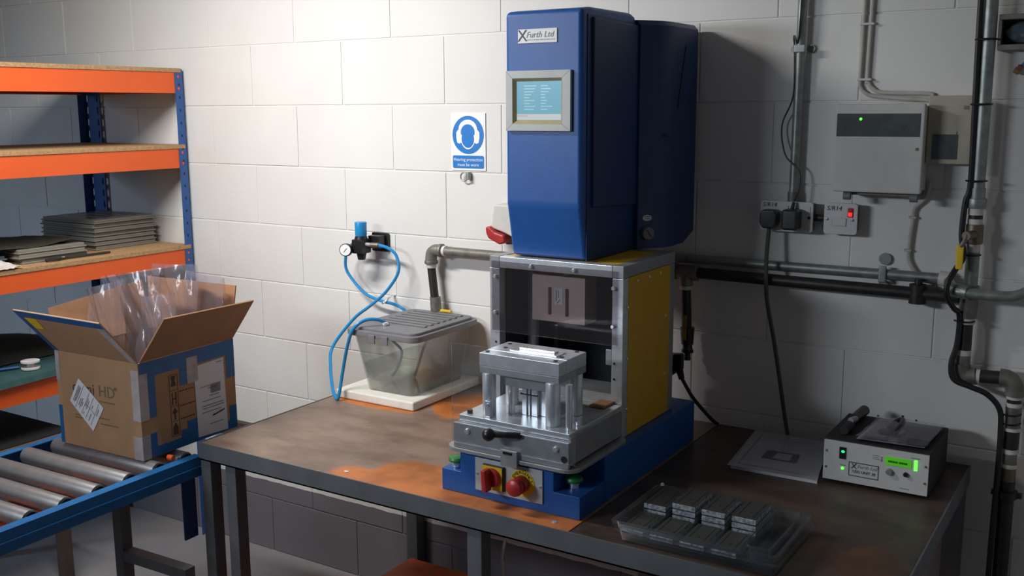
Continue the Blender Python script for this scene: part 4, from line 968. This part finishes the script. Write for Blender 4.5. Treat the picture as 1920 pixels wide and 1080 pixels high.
for i, (yy2, lab) in enumerate(((-.925, 'small pinkish bottle at the picture edge behind the white rag'), (-.868, 'small pinkish bottle next to the dark teal trays behind the white rag'))):
    tag(MB().lathe([(.009, 0), (.010, .002), (.010, .022), (.004, .028), (.004, .034)], (-.470, yy2, Z3), (0, 0, 1), 14).obj('small_bottle', mat('pinkish_plastic', (.5, .34, .30), .5)), lab, 'bottle', 'small bottles on the third shelf')

# fourth shelf: green mat, dark bag, white spool, blue cable
Z4 = .8630
def matf(u, v):
    x = -.99+.655*u; y = -1.55+1.12*v; z = Z4+.0015
    if x > -.357: z -= (x+.357)*1.0; x = -.3565
    return (x, y, z+.003*math.sin(3*v*PI)*u)
tag(MB().grid(matf, 24, 16).obj('rubber_mat', 'matgreen'), 'teal green rubber mat draped over the fourth shelf edge', 'mat')
c3 = crumple(31, .016, 3)
tag(MB().grid(lambda u, v: (-.985+.42*u, -1.30+.90*v, Z4+.008+.085*math.sin(PI*min(1, u*1.0))**.7*math.sin(PI*v)**.6+c3(u, v)*math.sin(PI*u)*math.sin(PI*v)), 18, 20).obj('dark_bag', mat('black_green_fabric', (.016, .018, .018), .8, var=.3)), 'crumpled black bag at the back of the fourth shelf', 'bag')
tag(MB().lathe([(.032, 0), (.032, .006), (.012, .008), (.012, .022), (.032, .024), (.032, .030), (.004, .031)], (-.445, -.715, Z4+.006), (0, 0, 1), 24).obj('white_spool', mat('spool_white', (.7, .68, .68), .5)), 'small white spool standing on the teal mat', 'spool')
tag(MB().tube([(-.56, -1.10, Z4+.010), (-.55, -.95, Z4+.010), (-.53, -.85, Z4+.010), (-.50, -.77, Z4+.010), (-.484, -.735, Z4+.010)], .005).obj('blue_cord', 'tapeblue'), 'blue cord running across the teal mat to the white spool', 'cord')

# black topped low table under the rack
lt = thing('low_table', 'low black topped table beneath the fourth rack shelf', 'table', (-.68, -1.2, 0))
MB().box(-.985, -.365, -1.95, -.62, .605, .625, bv=.001).obj('board', 'brownboard', lt)
MB().box(-.983, -.370, -1.945, -.622, .6252, .630, bv=.001).obj('black_mat', 'blackmat', lt)
for x in (-.96, -.44):
    for y2 in (-1.93, -.68): MB().box(x, x+.04, y2, y2+.04, 0, .6048).obj('leg', 'darkwood', lt)
tag(MB().box(-.30, -.078, -.032, -.003, .47, .531, bv=.002).obj('wall_batten', 'darkwood'), 'dark brown wooden batten on the wall just left of the workbench', 'batten')

# ------------------------------------------------------------------ roller conveyor
cv = thing('roller_conveyor', 'blue framed gravity roller conveyor running up to the workbench end', 'conveyor', (.667, -.905, 0), local=True)
cv.rotation_euler = (0, 0, .031)
def c_rail(name, x0, x1):
    m = MB(); hi = x1 > -.2
    m.box(x0, x1, -1.75, 0, .7965, .80, bv=.0008)
    if hi: m.box(x1-.004, x1, -1.75, 0, .745, .7965); m.box(x0, x1, -1.75, 0, .742, .745); m.box(x1, x1+.004, -1.75, 0, .766, .772, bv=.001)
    else: m.box(x0, x0+.004, -1.75, 0, .745, .7965); m.box(x0, x1, -1.75, 0, .742, .745)
    return m.obj(name, 'railblue', cv)
c_rail('side_rail', -.032, 0); c_rail('side_rail', -.535, -.505)
for i in range(10):
    yl = -.008-.1*i-.012
    ro = MB().cyl((-.492, yl, .783), (-.046, yl, .783), .0245, None, 24, .001).obj('roller', 'roller', cv)
    MB().cyl((-.0458, yl, .783), (-.040, yl, .783), .0205, None, 18).obj('end_bearing', 'black', ro)
    MB().cyl((-.504, yl, .783), (-.033, yl, .783), .006, None, 10).obj('axle', 'iron', ro)
MB().box(-.010, -.004, -.075, -.028, .565, .742).obj('end_plate', mat('dark_blue_paint', (.012, .035, .13), .5), cv)
MB().box(-.50, -.36, -1.75, -.03, .655, .668).obj('under_board', 'brownboard', cv)
MB().box(-.358, -.25, -1.75, -.03, .65, .668, bv=.002).obj('under_beam', 'orange', cv)
MB().box(-.290, -.252, -.10, -.062, 0, .6498, bv=.003).obj('leg', 'steel', cv)
for x in (-.53, -.04): MB().box(x, x+.035, -1.74, -1.705, 0, .7415, bv=.003).obj('leg', 'steel', cv)
MB().box(-.2515, .012, -.100, -.062, .455, .488, bv=.002).obj('tie_bar', 'steel', cv)
MB().box(-.50, -.05, -1.70, -1.66, .70, .7415).obj('cross_member', 'railblue', cv)
MB().cyl((-.06, -.07, .806), (-.04, -.07, .806), .008, None, 12).obj('orange_cap', 'orange', cv)

# ------------------------------------------------------------------ cardboard box with bags
bx = thing('cardboard_box', 'open cardboard box patched with blue tape on the roller conveyor', 'box', (.589, -1.045, .8095), local=True)
bx.rotation_euler = (0, 0, .0436)
W, D, HH, T = -.352, .364, .283, .004
def pan(name, m, *b): return MB().box(*b).obj(name, m, bx)
front = pan('front_wall', 'card', W, 0, 0, T, .001, HH); rightw = pan('right_wall', 'card', -T, 0, T+.0002, D-T-.0002, .001, HH)
pan('rear_wall', 'cardin', W, 0, D-T, D, .001, HH); pan('left_wall', 'cardin', W, W+T, T+.0002, D-T-.0002, .001, HH)
pan('floor_panel', 'cardin', W+T, -T, T, D-T, .001, .005)
def flap(name, pts, m='card', th=.004): return MB().quad(pts, th).obj(name, m, bx)
ff = flap('flap', [(W-.006, -.118, HH+.140), (-.004, -.112, HH+.135), (0, 0, HH+.001), (W, 0, HH+.001)], 'card')
rf = flap('flap', [(.110, 0.008, HH+.136), (.096, D, HH+.127), (0, D, HH+.001), (0, .008, HH+.001)], 'cardin')
flap('flap', [(W, D-.004, HH+.001), (0, D-.004, HH+.001), (.015, D+.012, HH+.165), (W-.02, D+.012, HH+.165)], 'cardin')
flap('flap', [(W+.002, .01, HH+.001), (W+.002, D-.01, HH+.001), (W-.03, D-.01, HH+.155), (W-.03, .01, HH+.12)], 'cardin')
def dec(par, name, m, face, u0, u1, z0, z1, d=.0008):
    if face == 'F': return MB().box(u0, u1, -d, -.0002, z0, z1).obj(name, m, par)
    return MB().box(.0002, d, u0, u1, z0, z1).obj(name, m, par)
dec(front, 'tape', 'tapewhite', 'F', W-.0005, W+.018, .195, HH); dec(front, 'tape', 'tapewhite', 'F', -.030, .0006, .115, .262, .001)
dec(front, 'tape', 'tapewhite', 'F', -.036, .0006, 0.001, .068, .001); dec(front, 'tape', 'tapeblue', 'F', W-.0008, W+.014, .002, .118)
MB().box(W-.0012, W-.0002, 0, .02, .002, .118).obj('tape', 'tapeblue', front)
dec(rightw, 'tape', 'tapewhite', 'R', 0, .030, .115, .25, .001); dec(rightw, 'tape', 'tapewhite', 'R', 0, .028, .001, .070, .001)
dec(rightw, 'tape', 'tapeblue', 'R', .004, D, .238, HH-.001); dec(rightw, 'tape', 'tapeblue', 'R', .031, .056, .118, .2379)
dec(rightw, 'tape', 'tapeblue', 'R', .029, D, .002, .030); dec(rightw, 'tape', 'tapeblue', 'R', .029, .052, .0302, .072)
dec(rightw, 'tape', 'tapeblue', 'R', .142, .205, .0302, .052); dec(rightw, 'tape', 'tapeblue', 'R', .165, .205, .0522, .074)
dec(rightw, 'tape', 'tapeblue', 'R', .145, .172, .185, .2379); dec(rightw, 'tape', 'tapeblue', 'R', .330, D, .165, .2379); dec(rightw, 'tape', 'tapeblue', 'R', .335, D, .0302, .075)
dec(rightw, 'tape', 'tapewhite', 'R', .173, .215, .185, .262, .0014)
la = MB().quad([(-.253, -.0012, .211), (-.299, -.0012, .137), (-.205, -.0012, .057), (-.153, -.0012, .134)], .0005).obj('shipping_label', 'paper', front)
o0 = Vector((-.253, -.002, .211)); eu = (Vector((-.299, -.002, .137))-o0); ev = (Vector((-.153, -.002, .134))-o0)
lk = MB()
def lab(u0, u1, v0, v1): lk.quad([o0+eu*u0+ev*v0, o0+eu*u1+ev*v0, o0+eu*u1+ev*v1, o0+eu*u0+ev*v1], .0002)
for v in (.22, .45, .62, .83): lab(.04, .96, v, v+.012)
for v, a, b in ((.08, .2, .85), (.12, .2, .85), (.155, .2, .8), (.28, .5, .8), (.33, .45, .85), (.37, .55, .75), (.48, .25, .6), (.53, .3, .65), (.50, .8, .9), (.68, .3, .45), (.72, .6, .9), (.88, .2, .5)): lab(a, b, v, v+.022)
lab(.5, .52, .45, .83)
lk.obj('label_print', 'greyink', la)
t = MB(); t.text('omni', .048, (-.286, -.0006, .182), align='LEFT'); t.obj('box_print', 'brownink', front)
t = MB(); t.text('HD', .048, (-.172, -.0006, .182), align='LEFT'); t.text('®', .016, (-.104, -.0006, .196), align='LEFT'); t.obj('box_print', mat('olive_ink', (.16, .15, .08), .8), front)
t = MB()
for x0, x1, z in ((-.172, -.106, .150), (-.282, -.256, .096), (-.282, -.25, .088), (-.19, -.135, .100), (-.172, -.095, .083)):
    x = x0
    while x < x1:
        l = random.uniform(.004, .009); t.box(x, min(x+l, x1), -.0006, -.0002, z, z+.004); x += l+.002
t.obj('box_print', mat('tan_ink', (.22, .13, .07), .8), front)
dc = MB().quad([(.0012, .204, .012), (.0012, .324, .006), (.0012, .318, .234), (.0012, .200, .230)], -.0004).obj('document_pouch', 'paper', rightw)
t = MB()
t.box(.0018, .0022, .290, .312, .224, .226)
for i in range(9): t.box(.0018, .0022, .262+i*.0045, .2643+i*.0045, .135, .163)
for j, (a, b, z) in enumerate(((.25, .29, .152), (.255, .295, .128), (.225, .30, .115), (.222, .31, .100), (.225, .312, .092), (.222, .30, .080), (.222, .26, .16), (.25, .305, .04))): t.box(.0018, .0022, a, b, z, z+.002)
t.obj('pouch_print', 'greyink', dc)
MB().quad([(.0022, .265, .063), (.0022, .312, .071), (.0022, .312, .075), (.0022, .265, .068)], .0002).obj('pen_stroke', 'ink', dc)
t = MB()                                                            # handling symbols in a strip
for z0, z1 in ((.040, .225),):
    for u in (.106, .136): t.box(.0003, .0007, u, u+.0012, z0, z1)
for z in (.04, .085, .13, .178, .2238): t.box(.0003, .0007, .106, .137, z, z+.0012)
t.prism([(.112, .19), (.131, .19), (.126, .206), (.131, .22), (.112, .22), (.117, .206)], 'x', .0003, .0007); t.box(.0003, .0007, .113, .117, .135, .172); t.box(.0003, .0007, .126, .130, .135, .172); t.box(.0003, .0007, .113, .130, .150, .154)
t.prism([(.112, .112), (.1215, .125), (.131, .112), (.1215, .106)], 'x', .0003, .0007); t.box(.0003, .0007, .119, .124, .09, .112)
t.prism([(.112, .045), (.131, .045), (.131, .066), (.1215, .08), (.112, .066)], 'x', .0003, .0007)
for z in (.168, .124, .085):
    u = .142
    while u < .192: l = random.uniform(.005, .011); t.box(.0003, .0007, u, u+l, z, z+.0035); u += l+.003
t.obj('box_print', 'brownink', rightw)
# tape along the front flap edges, yellow remnant
def lerp(a, b, k): return Vector(a)+(Vector(b)-Vector(a))*k
A, B, Cc, Dd = Vector((W-.006, -.118, HH+.140)), Vector((-.004, -.112, HH+.135)), Vector((0, 0, HH+.001)), Vector((W, 0, HH+.001))
nn = (B-A).cross(Dd-A).normalized(); nn = nn if nn.y < 0 else -nn
off = nn*.0052 if (nn.dot((B-A).cross(Cc-A))) >= 0 else nn*.001
def flap_strip(name, m, pts): MB().quad([p+nn*.0012 for p in pts], .0006).obj(name, m, ff)
flap_strip('tape', 'tapeblue', [A, B, lerp(B, Cc, .14), lerp(A, Dd, .14)])
flap_strip('tape', 'tapeblue', [A, lerp(A, B, .05), lerp(Dd, Cc, .05), Dd])
flap_strip('tape', 'tapewhite', [B, Cc, lerp(Cc, Dd, .07), lerp(B, A, .09)])
flap_strip('yellow_tape', 'yellowsig', [lerp(lerp(A, Dd, .16), lerp(B, Cc, .16), k) if j == 0 else lerp(lerp(A, Dd, .42), lerp(B, Cc, .42), k) for j, k in ((0, .06), (0, .2), (1, .18), (1, .08))])
# clear bags standing in the box
def bag(label, x0, x1, yb, z1l, z1r, lean, seed, w2=.02):
    o = thing('plastic_bag', label, 'bag', (0, 0, 0), 'clear plastic bags in the cardboard box', local=True)
    o.location = bx.location; o.rotation_euler = bx.rotation_euler
    c = crumple(seed, .010, 4); d = crumple(seed+1, .012, 6)
    def f(sign):
        def g(u, v):
            z = .05+(HH+(z1l+(z1r-z1l)*u)-.05)*v
            y = yb+lean*v+sign*w2*math.sin(PI*u)*(1-.8*v)+c(u, v)*(.4+v)+abs(d(u, v*.7))*.7*sign
            k = max(0, (v-.55)/.45); xa = max(x0, W+.012); xb = min(x1, -.012)
            xa += (x0-xa)*k; xb += (x1-xb)*k
            return (xa+(xb-xa)*u+(.006*math.sin(5*v+seed) if 0 < u < 1 else 0), max(.008, min(D-.008, y)) if z < HH+.002 else y, z)
        return g
    MB().grid(f(-1), 26, 26).obj('front_film', 'film', o, auto=60); MB().grid(f(1), 26, 26).obj('rear_film', 'film', o, auto=60)
    return o
bag('clear plastic bag at the front left of the cardboard box', -.345, -.175, .10, .165, .21, .02, 2)
bag('clear plastic bag leaning out over the left flap of the cardboard box', -.47, -.19, .24, .17, .22, .03, 5)
bag('clear plastic bag at the front right of the cardboard box', -.165, -.03, .13, .15, .17, .03, 8)
bag('tallest clear plastic bag standing at the middle of the cardboard box', -.25, -.06, .26, .225, .235, .03, 14)
bag('clear plastic bag at the back right corner of the cardboard box', -.15, .02, .31, .205, .195, .02, 23)
